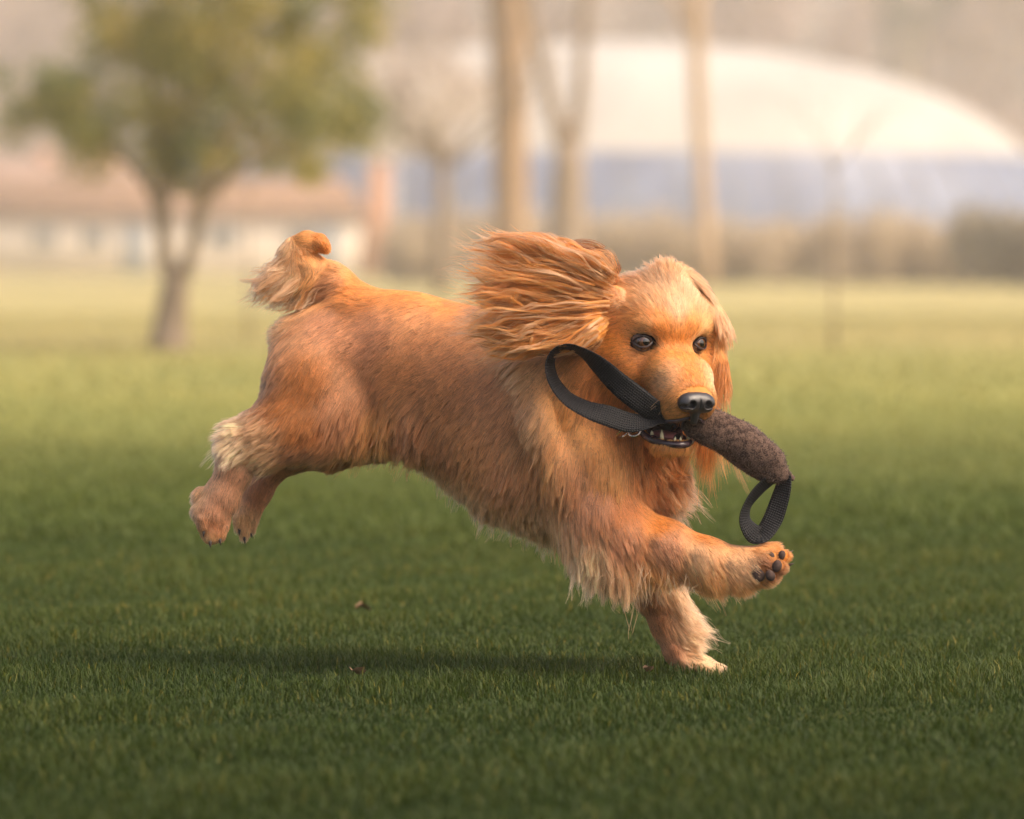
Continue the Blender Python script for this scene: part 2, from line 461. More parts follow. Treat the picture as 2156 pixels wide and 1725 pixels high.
# low house with red roof, left
house_wall = plain("white_render", (0.62, 0.55, 0.47), (0.72, 0.65, 0.57), .5, .9, .1)
roof_mat = plain("red_roof", (0.19, 0.105, 0.06), (0.27, 0.155, 0.09), .8, .9, .2)
brick = plain("orange_brick", (0.44, 0.22, 0.13), (0.56, 0.30, 0.18), 2, .9, .2)
glass = NT("window_glass"); glass.p.inputs['Base Color'].default_value = (.12, .14, .17, 1); glass.p.inputs['Roughness'].default_value = .08
white_paint = plain("white_paint", (0.70, 0.68, 0.64), (0.80, 0.78, 0.74), 2, .6, .05)
dd = 158.; zx = lambda px: (px - 1078) / 9000 * dd; zz = lambda py: CAM_H + (HORIZON - py) / 9000 * dd
h = empty("low_house", (zx(330), dd + 4, 0), "long low white building under red brown roof, behind the bushy tree", "house")
x0, x1 = zx(-420), zx(748); yb = dd
boxes("wall", [(x0, x1, yb, yb + 8, 0, zz(458))], house_wall, h)
def gable(x0, x1, y0, y1, z0, z1, ov=.35):
    v = [(x0-ov,y0-ov,z0),(x1+ov,y0-ov,z0),(x1+ov,y1+ov,z0),(x0-ov,y1+ov,z0),(x0+.6,(y0+y1)/2,z1),(x1-.6,(y0+y1)/2,z1)]
    return v, [(0,1,5,4),(2,3,4,5)], [(1,2,5),(3,0,4)]
v, q, tt = gable(x0, x1, yb, yb + 8, zz(457), zz(372))
q = q + [(3, 2, 1, 0)]
rf = link("roof", mesh_np("roof", v, q, tt), roof_mat, h, False)
for (px, w) in [(95, 1.0), (200, 1.0), (640, 1.1), (-60, 1.0), (470, 1.2)]:
    cx = zx(px)
    fr = boxes("window", [(cx-w/2, cx+w/2, yb-.06, yb-.005, .95, 1.02), (cx-w/2, cx+w/2, yb-.06, yb-.005, 1.72, 1.8), (cx-w/2, cx-w/2+.07, yb-.06, yb-.005, 1.02, 1.72), (cx+w/2-.07, cx+w/2, yb-.06, yb-.005, 1.02, 1.72), (cx-.03, cx+.03, yb-.05, yb-.005, 1.02, 1.72)], white_paint, h)
    boxes("pane", [(cx-w/2+.07, cx+w/2-.07, yb-.03, yb-.01, 1.02, 1.72)], glass.m, fr)
for px in (285, 690):
    cx = zx(px); boxes("door", [(cx-.45, cx+.45, yb-.05, yb-.005, 0, 1.95)], plain("door_paint", (.3, .33, .36), (.36, .4, .43), 2), h)
# second steeper roofs behind
h2 = empty("brick_house", (zx(130), dd + 22, 0), "orange brick house with gabled roof rising behind the low building, far left", "house")
dd2 = 180.; zx2 = lambda px: (px - 1078) / 9000 * dd2; zz2 = lambda py: CAM_H + (HORIZON - py) / 9000 * dd2
boxes("wall", [(zx2(-300), zx2(270), dd2, dd2 + 8, 0, zz2(395))], brick, h2)
v, q, tt = gable(zx2(-300), zx2(270), dd2, dd2 + 8, zz2(396), zz2(330)); q = q + [(3, 2, 1, 0)]
rf = link("roof", mesh_np("roof", v, q, tt), plain("tile_roof", (.26, .165, .125), (.34, .22, .17), 1), h2, False)
for cpx in (60, 200):
    boxes("chimney", [(zx2(cpx), zx2(cpx + 32), dd2 + 3.4, dd2 + 4.2, zz2(352), zz2(312))], brick, rf)
for px in (20, 130, 225):
    fr = boxes("window", [(zx2(px)-.6, zx2(px)+.6, dd2-.06, dd2-.005, 2.6, 3.5)], white_paint, h2)
    boxes("pane", [(zx2(px)-.5, zx2(px)+.5, dd2-.09, dd2-.065, 2.7, 3.4)], glass.m, fr)
# brick pillar
dd = 140.; zx = lambda px: (px - 1078) / 9000 * dd; zz = lambda py: CAM_H + (HORIZON - py) / 9000 * dd
p_ = empty("brick_pillar", (zx(790), dd, 0), "tall tapering orange brick pillar between the low house and the dome", "pillar")
xa, xb = zx(752), zx(822)
v = [(xa,dd,0),(xb,dd,0),(xb,dd+1.1,0),(xa,dd+1.1,0),(zx(778),dd+.2,zz(345)),(xb-.05,dd+.2,zz(330)),(xb-.05,dd+.9,zz(330)),(zx(778),dd+.9,zz(345))]
link("shaft", mesh_np("shaft", v, [(0,3,2,1),(4,5,6,7),(0,1,5,4),(1,2,6,5),(2,3,7,6),(3,0,4,7)]), brick, p_, False)
boxes("cap", [(zx(772), xb + .05, dd+.1, dd+1.0, zz(330)+.003, zz(320))], white_paint, p_)
p_ = empty("white_post", (zx(832), dd + 1, 0), "tall thin white post right of the brick pillar", "post")
tubes("pole", [([(zx(832), dd, 0), (zx(832), dd, 2.0), (zx(832), dd, zz(312))], [.05, .045, .04])], white_paint, p_, 8)
tubes("finial", [([(zx(832), dd, zz(312)), (zx(832), dd, zz(309)), (zx(832), dd, zz(305))], [.04, .075, .02])], white_paint, p_, 8)

# parked car, facing the lawn
carp = NT("car_paint"); carp.p.inputs['Base Color'].default_value = (.16, .2, .28, 1); carp.p.inputs['Roughness'].default_value = .25; carp.p.inputs['Coat Weight'].default_value = .6
tyre = plain("tyre_rubber", (.02, .02, .02), (.03, .03, .03), 5)
lampm = NT("headlight_glass"); lampm.p.inputs['Base Color'].default_value = (.8, .82, .85, 1); lampm.p.inputs['Roughness'].default_value = .1
cd = 148.; cx = (882 - 1078) / 9000 * cd
car = empty("parked_car", (cx, cd + 2, 0), "blue grey car parked nose on beside the brick pillar", "car")
prof = [(0, .35), (0, .72), (.15, .82), (1.1, .95), (1.75, 1.42), (3.0, 1.46), (3.7, 1.05), (4.2, .98), (4.25, .4), (4.1, .3), (.1, .3)]
vs = []; n_ = len(prof)
for sx, wsc in ((-1, .8), (-.6, 1), (.6, 1), (1, .8)):
    for (yy, zv) in prof:
        wv = .86 if zv < 1.0 else .68
        vs.append((cx + sx * wv * (1.0 if abs(sx) == 1 else 1.0), cd + yy + (0 if wsc == 1 else .06 * (1 if yy < 2 else -1)), zv if wsc == 1 else zv - .03 * (zv > .8)))
qs = []
for s_ in range(3):
    for i in range(n_):
        j = (i + 1) % n_; qs.append((s_*n_+i, (s_+1)*n_+i, (s_+1)*n_+j, s_*n_+j))
me = bpy.data.meshes.new("body"); me.from_pydata(vs, [], qs + [tuple(range(n_)), tuple(range(3*n_, 4*n_))[::-1]]); me.update()
link("body", me, carp.m, car, False)
v = [(cx-.6, cd+1.12, .985), (cx+.6, cd+1.12, .985), (cx+.56, cd+1.66, 1.385), (cx-.56, cd+1.66, 1.385)]
v = v + [(a, b_ + .05, c - .05) for a, b_, c in v]
link("windscreen", mesh_np("windscreen", v, [(0,1,2,3),(7,6,5,4),(0,4,5,1),(1,5,6,2),(2,6,7,3),(3,7,4,0)]), glass.m, car, False)
for sx in (-1, 1):
    tubes("headlight", [([(cx+sx*.58, cd+.08, .66), (cx+sx*.58, cd-.02, .66), (cx+sx*.58, cd-.04, .66)], [.13, .12, .07])], lampm.m, car, 12)
    for yy in (.8, 3.4):
        w_ = tubes("wheel", [([(cx+sx*.70, cd+yy, .31), (cx+sx*.88, cd+yy, .31)], [.31, .31])], tyre, car, 18)
        tubes("rim", [([(cx+sx*.87, cd+yy, .31), (cx+sx*.89, cd+yy, .31)], [.19, .17])], white_paint, w_, 12)
boxes("number_plate", [(cx-.26, cx+.26, cd-.03, cd-.002, .42, .53)], white_paint, car)

# the dome
dd = 200.; sc_ = dd / 9000
dome = empty("sports_dome", ((1300-1078)*sc_, dd + 14, 0), "wide cream domed hall with a blue grey lower wall, right of the trunks", "dome building")
cx, cyd = (1262-1078)*sc_, dd + 14
A_, B_, H_ = 1010 * sc_ * 1.07, 14.0, 11.4
zcut = CAM_H + (HORIZON - 318) * sc_
def dome_part(z0, z1, nz_=24, na=96):
    vs = []
    for i in range(nz_ + 1):
        z = z0 + (z1 - z0) * (1 - (1 - i / nz_) ** 1.8)
        rr = max(0, 1 - (z / H_) ** 2.3) ** (1 / 2.3) if i < nz_ or z1 < H_ else 0.004
        for j in range(na):
            a = 2 * math.pi * j / na; bump_ = 1 + .004 * abs(math.sin(a * 16))
            vs.append((cx + A_ * rr * math.cos(a) * bump_, cyd + B_ * rr * math.sin(a) * bump_, z))
    return vs, [(i*na+j, i*na+(j+1) % na, (i+1)*na+(j+1) % na, (i+1)*na+j) for i in range(nz_) for j in range(na)]
v, q = dome_part(zcut + .004, H_)
cream = plain("cream_membrane", (.32, .31, .295), (.47, .455, .43), .22, .7, .05)
link("roof_membrane", mesh_np("roof_membrane", v, q), cream, dome)
v, q = dome_part(0, zcut, 8)
bluew = NT("blue_panels"); vv = bluew.n("ShaderNodeTexVoronoi"); vv.inputs['Scale'].default_value = .45
tc = bluew.n("ShaderNodeTexCoord"); bluew.l(tc.outputs['Object'], vv.inputs['Vector'])
bluew.l(bluew.ramp(vv.outputs['Color'], [(.2, (.045, .085, .20)), (.8, (.11, .165, .30))]), bluew.p.inputs['Base Color']); bluew.p.inputs['Roughness'].default_value = .45
post_paint = plain('post_paint', (.20, .24, .30), (.26, .30, .36), 2)
lw = link("lower_wall", mesh_np("lower_wall", v, q), bluew.m, dome)
for k in range(28):
    a = math.pi + (k + .5) * math.pi / 28
    pts = [(cx + A_ * 1.012 * (1 - (z / H_) ** 2.3) ** (1 / 2.3) * math.cos(a), cyd + B_ * 1.012 * (1 - (z / H_) ** 2.3) ** (1 / 2.3) * math.sin(a), z) for z in np.linspace(0.02, zcut, 5)]
    tubes("post", [(pts, [.06] * 5)], post_paint, lw, 6)

# hedge in front of the dome, dark bush at its right end
def hedge(name, x0, x1, y, hgt, mat, n, size, seed, lab, cat, wid=1.0):
    r = np.random.default_rng(seed); m = int((x1 - x0) * 5) + 3
    cents = [(x0 + (x1 - x0) * r.random(), y + r.normal(0, .35 * wid), hgt * r.uniform(.15, .8)) for _ in range(m * 2)]
    o = empty(name, ((x0 + x1) / 2, y, 0), lab, cat)
    foliage("foliage", leaf_cloud(cents, r.uniform(.35, .6, m * 2) * hgt / 1.4, n, size, seed), mat, o)
    return o
hedge_leaf = leaf_mat("hedge_leaf", [(0, (.46, .38, .27)), (.5, (.58, .49, .36)), (1, (.68, .58, .43))], .5)
bush_leaf = leaf_mat("bush_leaf", [(0, (.12, .12, .09)), (1, (.24, .215, .16))])
xa = G(845, 598)[0]; xb = G(2300, 598)[0]; yh = G(845, 598)[1]
hedge("hedge", xa, xb, yh, 1.55, hedge_leaf, 52000, .16, 61, "long brown green clipped hedge running in front of the dome", "hedge")
bx = G(2130, 610)
hedge("bush", bx[0] - 1.0, bx[0] + 2.2, bx[1], 1.5, bush_leaf, 6000, .13, 62, "dark bush at the right end of the hedge", "bush")

# distant bare wood
r = np.random.default_rng(77); cents = []; rads = []
for k in range(620):
    x = r.uniform(-66, 80); y = r.uniform(255, 310)
    cents.append((x, y, r.uniform(1, 27) + 3 * math.sin(x * .12))); rads.append(r.uniform(2.2, 4.2))
wc = leaf_cloud(cents, rads, 120000, .95, 78, 1.0, .1)
wo = mesh_np("woodland", wc[0], wc[1]); fattr(wo, "tint", wc[2])
wmat = leaf_mat("bare_twigs", [(0, (.32, .235, .20)), (.5, (.43, .33, .28)), (1, (.55, .44, .385))])
o = link("woodland", wo, wmat, None, False)
tag(o, "far off bare brown woodland behind the buildings", "woodland", kind='stuff')

# ------------------------------------------------------------------ the dog: signed distance body
LAT = 0.78
prims = []      # (kind, data, k, carve)
def rc(a, ra, b, rb, k=26, lat=1.0): prims.append(('rc', np.array(a, float), ra, np.array(b, float), rb, k, lat))
def el(c, rad, basis=None, k=22, carve=False):
    prims.append(('carve' if carve else 'el', np.array(c, float), np.array(rad, float), np.eye(3) if basis is None else np.array(basis, float), k))
def chain(pts, k=26, lat=1.0):
    for (a, b) in zip(pts[:-1], pts[1:]): rc(V(*a[:3]), a[3], V(*b[:3]), b[3], k, lat)

YAW = math.radians(27); ROLL = math.radians(2)
hF = np.array([math.sin(YAW), -math.cos(YAW), 0.0]); hL = np.array([math.cos(YAW), math.sin(YAW), 0.0]); hU = np.array([0, 0, 1.0])
hL, hU = hL * math.cos(ROLL) - hU * math.sin(ROLL), hU * math.cos(ROLL) + hL * math.sin(ROLL)
E0 = V(1417, 722, -222)
HB = np.stack([hF, hL, hU])
def H(f, l, u): return E0 + f * hF + l * hL + u * hU

# trunk
chain([(712, 742, 62, 114), (850, 772, 36, 140), (985, 832, 10, 152), (1110, 892, -20, 180)], 40, LAT)
chain([(1110, 894, -20, 184), (1222, 934, -45, 180), (1302, 960, -60, 122)], 40, LAT)
rc(V(760, 690, 55), 78, V(1000, 745, 10), 92, 40)
# neck
chain([(1150, 835, -60, 130), (1240, 790, -95, 112), (1320, 735, -125, 100)], 40)
chain([(1290, 920, -70, 105), (1330, 850, -110, 78)], 30)
rc(V(1195, 870, -135), 62, V(1250, 1000, -140), 84, 34)
chain([(1108, 770, -150, 26), (1132, 880, -188, 26), (1182, 990, -206, 24), (1236, 1070, -206, 20)], 26)
# hind legs
chain([(668, 782, 30, 98), (695, 868, 5, 72), (650, 900, -4, 58)], 60)
chain([(640, 800, -5, 70), (600, 890, -10, 58), (560, 925, -5, 42)], 30)
chain([(665, 905, -20, 60), (580, 930, -10, 42), (515, 925, -5, 30)], 24)
chain([(515, 925, -5, 30), (496, 985, -5, 33), (470, 1040, -2, 34), (446, 1078, 0, 35)], 18)
chain([(446, 1078, 0, 36), (446, 1120, -6, 24)], 14)
for (x, y, d, rr) in [(430, 1108, -22, 17), (442, 1132, -16, 15), (462, 1126, -4, 16), (470, 1108, 8, 15)]: rc(V(x, y - 14, d), rr, V(x, y, d), rr * .85, 4)
el(V(422, 1040, 0), (14, 12, 14), k=10)
chain([(740, 840, 120, 90), (800, 905, 138, 50), (742, 925, 145, 45)], 28)
chain([(790, 905, 140, 48), (700, 945, 145, 38), (610, 965, 148, 28), (575, 985, 148, 27)], 20)
chain([(575, 985, 148, 28), (545, 1035, 148, 25), (520, 1085, 148, 26)], 16)
for (x, y, d, rr) in [(504, 1108, 132, 13), (514, 1126, 138, 12), (528, 1114, 150, 12)]: rc(V(x, y - 16, d), rr, V(x, y, d), rr * .85, 8)
# tail
chain([(765, 652, 62, 44), (705, 598, 62, 36), (650, 570, 60, 33), (622, 556, 58, 30)], 22)
chain([(622, 556, 58, 28), (624, 528, 56, 27), (646, 512, 50, 22), (672, 511, 42, 15), (684, 520, 36, 11)], 12)
# near foreleg, stretched forward
chain([(1240, 985, -120, 100), (1262, 1085, -150, 82), (1310, 1128, -165, 70)], 34)
chain([(1310, 1126, -165, 64), (1400, 1148, -180, 49), (1490, 1178, -192, 40), (1555, 1193, -200, 36)], 22)
chain([(1555, 1195, -200, 38), (1606, 1190, -208, 40)], 16)
for (x, y, d, rr) in [(1628, 1158, -206, 15), (1648, 1172, -220, 15), (1642, 1196, -232, 15), (1622, 1214, -232, 15)]: rc(V(x - 18, y + 2, d + 8), rr, V(x, y, d), rr * .9, 4)
# far foreleg, planted
chain([(1320, 1040, -10, 80), (1345, 1150, 10, 56), (1375, 1240, 25, 43)], 30)
chain([(1375, 1240, 25, 40), (1400, 1310, 30, 29), (1422, 1370, 32, 22), (1438, 1392, 30, 22)], 16)
chain([(1438, 1392, 30, 23), (1480, 1404, 24, 20)], 10)
for (x, y, d, rr) in [(1500, 1406, 36, 11), (1510, 1407, 22, 12), (1506, 1409, 8, 12), (1492, 1409, -4, 11)]: rc(V(x - 14, y - 2, d), rr, V(x, y, d), rr * .85, 6)
# head
for s in (-1, 1): el(H(22, 34 * s, -74), (62, 36, 46), HB, 26)
el(H(-112, 0, 24), (124, 110, 112), HB, 30)
el(H(-44, 0, 34), (62, 82, 62), HB, 26)
rc(H(-22, 0, -44), 50, H(60, -3, -95), 46, 22)
el(H(72, -3, -110), (50, 55, 38), HB, 22)
for s in (-1, 1):
    el(H(-80, 72 * s, -58), (72, 56, 66), HB, 30)
    el(H(-12, 44 * s, 36), (26, 34, 19), HB, 18)
    el(H(48, 30 * s, -120), (58, 31, 38), HB, 16)
    el(H(-6, 62 * s, -1), (21, 25, 19), HB, 8, carve=True)
rc(H(-70, 0, -145), 48, H(0, -2, -193), 36, 20)
el(H(16, -2, -207), (32, 40, 17), HB, 12)
el(H(14, -6, -173), (60, 43, 27), HB, 8, carve=True)
NB = len(prims)
# ear leathers (kept for telling ear fur apart)
def seg(*p): return p
ears = [('rc', V(1290, 640, -188), 34, V(1200, 606, -222), 42, 16, 1.0), ('rc', V(1200, 606, -222), 42, V(1085, 590, -236), 36, 20, 1.0),
        ('rc', V(1215, 665, -226), 36, V(1080, 665, -238), 38, 20, 1.0)]
ears2 = [('rc', V(1424, 612, -150), 46, V(1484, 672, -132), 38, 44, 1.0), ('rc', V(1484, 668, -128), 32, V(1496, 760, -122), 29, 18, 1.0),
         ('rc', V(1496, 760, -122), 29, V(1488, 835, -126), 20, 14, 1.0)]
prims += [tuple([*e]) for e in ears + ears2]

def f_prim(p, X):
    """distance of points X (...,3)"""
    if p[0] == 'rc':
        _, a, ra, b, rb, k, lat = p
        if lat != 1.0:
            X = X.copy(); ym = (a[1] + b[1]) / 2; 
            ba0 = b - a; t0 = np.clip(((X - a) @ ba0) / (ba0 @ ba0), 0, 1); yc = a[1] + t0 * ba0[1]
            X[..., 1] = yc + (X[..., 1] - yc) / lat
        ba = b - a; t = np.clip(((X - a) @ ba) / (ba @ ba), 0, 1)
        d = np.linalg.norm(X - a - t[..., None] * ba, axis=-1) - (ra + (rb - ra) * t)
        return d * (0.9 if lat != 1 else 1)
    _, c, rad, B, k = p
    q = (X - c) @ B.T
    k0 = np.linalg.norm(q / rad, axis=-1); k1 = np.linalg.norm(q / rad ** 2, axis=-1)
    return k0 * (k0 - 1) / (k1 + 1e-9)

def prim_box(p):
    if p[0] == 'rc':
        R = max(p[2], p[4]); return np.minimum(p[1], p[3]) - R, np.maximum(p[1], p[3]) + R, p[5]
    return p[1] - p[2].max(), p[1] + p[2].max(), p[4]

def build_field(prims, h, pad=20):
    los = []; his = []
    for p in prims:
        a, b, k = prim_box(p); los.append(a); his.append(b)
    lo = np.min(los, 0) - pad; hi = np.max(his, 0) + pad
    n = np.ceil((hi - lo) / h).astype(int) + 1
    F = np.full(n, 60.0, np.float32)
    for p in prims:
        a, b, k = prim_box(p); m = k + 30
        i0 = np.maximum(0, ((a - m - lo) / h).astype(int)); i1 = np.minimum(n, ((b + m - lo) / h).astype(int) + 2)
        ax = [lo[j] + h * np.arange(i0[j], i1[j]) for j in range(3)]
        X = np.stack(np.meshgrid(*ax, indexing='ij'), -1)
        d = f_prim(p, X).astype(np.float32)
        S = F[i0[0]:i1[0], i0[1]:i1[1], i0[2]:i1[2]]
        if p[0] == 'carve':
            d = -d; hh = np.maximum(k - np.abs(S - d), 0) / k; S[...] = np.maximum(S, d) + hh * hh * k / 4
        else:
            hh = np.maximum(k - np.abs(S - d), 0) / k; S[...] = np.minimum(S, d) - hh * hh * k / 4
    return F, lo

def surface_nets(F, lo, h):
    I = F < 0
    c = [I[x:I.shape[0]-1+x, y:I.shape[1]-1+y, z:I.shape[2]-1+z] for x in (0, 1) for y in (0, 1) for z in (0, 1)]
    s = sum(a.astype(np.int8) for a in c); act = (s > 0) & (s < 8)
    cells = np.argwhere(act); n = len(cells)
    idx = np.full(act.shape, -1, np.int32); idx[act] = np.arange(n)
    acc = np.zeros((n, 3)); cnt = np.zeros(n)
    off = np.array([(x, y, z) for x in (0, 1) for y in (0, 1) for z in (0, 1)])
    val = np.stack([F[cells[:, 0]+o[0], cells[:, 1]+o[1], cells[:, 2]+o[2]] for o in off], 1)
    for i in range(8):
        for j in range(i + 1, 8):
            if abs(off[i] - off[j]).sum() != 1: continue
            m = (val[:, i] < 0) != (val[:, j] < 0)
            t = val[m, i] / (val[m, i] - val[m, j])
            acc[m] += off[i] + t[:, None] * (off[j] - off[i]); cnt[m] += 1
    v = lo + h * (cells + acc / cnt[:, None])
    q = []
    for ax in range(3):
        sl0 = [slice(None)] * 3; sl1 = [slice(None)] * 3; sl0[ax] = slice(0, -1); sl1[ax] = slice(1, None)
        A = I[tuple(sl0)]; B = I[tuple(sl1)]
        e = np.argwhere(A != B); u, w = [(1, 2), (2, 0), (0, 1)][ax]
        e = e[(e[:, u] > 0) & (e[:, w] > 0) & (e[:, u] < act.shape[u]) & (e[:, w] < act.shape[w])]
        du = np.zeros(3, int); du[u] = 1; dw = np.zeros(3, int); dw[w] = 1
        g = lambda o: idx[tuple((e - o).T)]
        Q = np.stack([g(du + dw), g(dw), g(0 * du), g(du)], 1)
        fl = ~A[tuple(e.T)]; Q[fl] = Q[fl][:, ::-1]
        q.append(Q)
    q = np.concatenate(q); q = q[(q >= 0).all(1)]
    return v, q

def sample(F, lo, h, p):
    g = np.clip((p - lo) / h, 0, np.array(F.shape) - 1.001); i = g.astype(int); f = g - i; out = 0
    for x in (0, 1):
        for y in (0, 1):
            for z in (0, 1):
                w = (f[:, 0] if x else 1-f[:, 0]) * (f[:, 1] if y else 1-f[:, 1]) * (f[:, 2] if z else 1-f[:, 2])
                out = out + w * F[i[:, 0]+x, i[:, 1]+y, i[:, 2]+z]
    return out
def grad(F, lo, h, p, e=4.0):
    g = np.stack([sample(F, lo, h, p + np.eye(3)[k] * e) - sample(F, lo, h, p - np.eye(3)[k] * e) for k in range(3)], 1)
    return g / (np.linalg.norm(g, axis=1)[:, None] + 1e-9)

HV = 4.0
DF, DLO = build_field(prims, HV)
dv, dq = surface_nets(DF, DLO, HV)
def to_px(p):
    """drawing position of points (N,3)"""
    c = (p - np.array([0, 0, CAM_H * PXM])) @ RC
    return 1078 + c[:, 0] / -c[:, 2] * 9000, 862.5 - c[:, 1] / -c[:, 2] * 9000, -c[:, 2] - 9000

# ------------------------------------------------------------------ fur guides
GOLD = (.75, .375, .115); ORNG = (.72, .29, .058); BRWN = (.57, .27, .12); DARK = (.26, .095, .028); PALE = (.78, .49, .25); CREAM = (.88, .64, .38); RUST = (.58, .225, .060); ROSE = (.61, .305, .155)
gd = []   # px,py,d, dx,dy,dd, len, lift, curl, colour
def g_(x, y, d, dx, dy, dd, L, lift, curl, c): 
    v = RC @ np.array([dx, -dy, -dd]); gd.append((V(x, y, d), v / np.linalg.norm(v), L, lift, curl, c))
def gh(f, l, u, df, dl, du, L, lift, curl, c):
    v = df * hF + dl * hL + du * hU; gd.append((H(f, l, u), v / np.linalg.norm(v), L, lift, curl, c))
# back and flank
g_(770, 610, 50, -1, .1, 0, 20, .1, .0, ORNG); g_(860, 615, 40, -1, .2, 0, 24, .12, .1, ORNG); g_(960, 640, 20, -1, .3, 0, 30, .15, .1, ORNG)
g_(1040, 680, -20, -1, .35, 0, 34, .15, .1, BRWN)
g_(690, 690, 0, -.8, .6, 0, 19, .12, .1, ROSE); g_(620, 735, 20, -.5, .85, 0, 34, .2, .3, BRWN); g_(596, 690, 60, -.95, -.1, 0, 30, .35, .6, PALE); g_(590, 740, 50, -.6, .8, 0, 24, .12, .3, GOLD)
g_(780, 710, -40, -.9, .4, 0, 18, .1, .1, ROSE); g_(880, 720, -70, -.9, .4, 0, 19, .1, .1, (.70, .35, .155)); g_(980, 740, -110, -.9, .4, 0, 20, .1, .1, (.70, .35, .155))
g_(850, 790, -80, -.88, .45, 0, 20, .1, .1, (.68, .33, .13)); g_(950, 850, -110, -.75, .65, 0, 22, .1, .1, (.68, .33, .13)); g_(1050, 820, -160, -.8, .6, 0, 24, .1, .1, (.70, .35, .155))
g_(770, 820, -60, -.55, .8, 0, 26, .10, .2, BRWN); g_(720, 860, -80, -.35, .9, 0, 38, .2, .3, BRWN); g_(800, 890, -60, -.2, 1, 0, 62, .3, .4, GOLD); g_(860, 900, -70, -.35, .9, 0, 55, .25, .4, BRWN)
g_(640, 800, -90, -.5, .85, 0, 23, .15, .2, RUST); g_(600, 840, -60, -.6, .8, 0, 32, .2, .3, RUST); g_(640, 900, -70, -.4, .8, 0, 25, .15, .3, RUST); g_(590, 800, -20, -.6, .8, 0, 34, .2, .3, BRWN)
g_(560, 900, -40, -.8, .35, 0, 46, .35, .7, PALE); g_(525, 895, -20, -.9, .1, 0, 44, .4, .9, CREAM); g_(520, 930, -40, -.5, .5, -.2, 50, .35, .8, CREAM); g_(560, 950, -40, -.7, .4, 0, 42, .3, .6, PALE)
g_(640, 950, -40, -.8, .5, 0, 30, .2, .3, BRWN)
g_(500, 990, -30, -.35, 1, 0, 18, .15, .2, (.68, .38, .21)); g_(460, 1060, -30, -.2, 1, 0, 18, .2, .2, (.70, .40, .23)); g_(425, 1040, 0, -.6, .8, 0, 18, .3, .2, PALE); g_(450, 1110, -20, .1, 1, 0, 9, .1, .1, ROSE); g_(440, 1135, -20, .2, 1, 0, 8, .1, .1, PALE)
g_(740, 950, 110, -.8, .5, 0, 30, .2, .3, RUST); g_(640, 975, 120, -.8, .5, 0, 16, .15, .1, ROSE); g_(545, 1040, 120, -.4, 1, 0, 13, .1, .1, ROSE); g_(515, 1100, 120, 0, 1, 0, 12, .2, .2, PALE)
# tail
g_(750, 620, 30, -.8, -.4, 0, 22, .2, .2, ORNG); g_(700, 600, 30, -.6, .3, 0, 34, .25, .3, BRWN); g_(720, 570, 60, -.9, -.5, 0, 22, .2, .2, GOLD)
g_(660, 590, 30, -.6, .7, 0, 34, .35, .6, GOLD); g_(620, 585, 40, -.95, .38, 0, 60, .3, .6, CREAM); g_(600, 560, 50, -.9, .5, 0, 74, .35, .7, PALE); g_(690, 625, 60, -.5, .8, 0, 24, .35, .5, GOLD)
g_(605, 525, 50, -.6, .7, 0, 28, .2, .4, PALE); g_(640, 500, 45, .8, -.1, 0, 14, .1, .3, GOLD); g_(680, 512, 35, .5, .8, 0, 11, .1, .3, ORNG); g_(640, 545, 30, .3, .4, 0, 20, .1, .4, GOLD)
# ribs and belly
g_(1000, 950, -120, -.6, .8, 0, 30, .10, .2, (.68, .33, .13)); g_(930, 960, -80, -.5, .85, 0, 34, .12, .2, BRWN); g_(920, 1010, -20, -.35, .95, 0, 44, .2, .3, PALE); g_(1000, 1070, -60, -.35, .9, 0, 48, .2, .3, PALE)
g_(1080, 1000, -150, -.45, .9, 0, 50, .12, .25, (.70, .36, .17)); g_(1120, 1080, -130, -.15, 1, 0, 58, .15, .4, PALE); g_(1100, 1120, -60, -.3, .95, 0, 50, .2, .4, PALE); g_(1190, 1100, -130, .05, 1, 0, 60, .15, .5, PALE); g_(960, 1040, -80, -.4, .9, 0, 40, .15, .3, PALE)
g_(1200, 1140, -60, -.1, 1, 0, 42, .2, .4, PALE)
g_(1090, 880, -190, -.65, .75, 0, 28, .1, .2, (.70, .35, .155)); g_(1160, 960, -190, -.3, .95, 0, 52, .12, .3, BRWN)
# neck, shoulder, chest
g_(1105, 770, -150, -.75, .65, 0, 42, .12, .3, PALE); g_(1125, 880, -190, -.5, .9, 0, 44, .12, .3, PALE); g_(1160, 960, -200, -.3, .95, 0, 50, .12, .3, GOLD); g_(1180, 850, -180, -.45, .9, 0, 50, .15, .4, GOLD); g_(1240, 900, -180, -.15, 1, 0, 50, .15, .4, GOLD); g_(1200, 1000, -190, -.1, 1, 0, 55, .12, .4, BRWN)
g_(1280, 980, -200, .1, 1, 0, 52, .15, .5, GOLD); g_(1340, 960, -150, .25, .95, 0, 52, .3, 1.0, RUST); g_(1390, 970, -110, .55, .8, 0, 55, .4, 1.1, RUST); g_(1400, 1030, -80, .75, .65, 0, 52, .45, .9, PALE); g_(1380, 1070, -90, .3, 1, 0, 44, .3, .6, RUST)
g_(1300, 890, -170, .0, 1, 0, 46, .2, .8, RUST); g_(1260, 820, -200, -.35, .9, 0, 42, .12, .5, RUST); g_(1340, 900, -160, .2, 1, 0, 44, .3, .9, RUST)
g_(1250, 1060, -230, .0, 1, 0, 42, .12, .3, ROSE); g_(1320, 1070, -230, .5, .8, 0, 30, .1, .2, RUST)
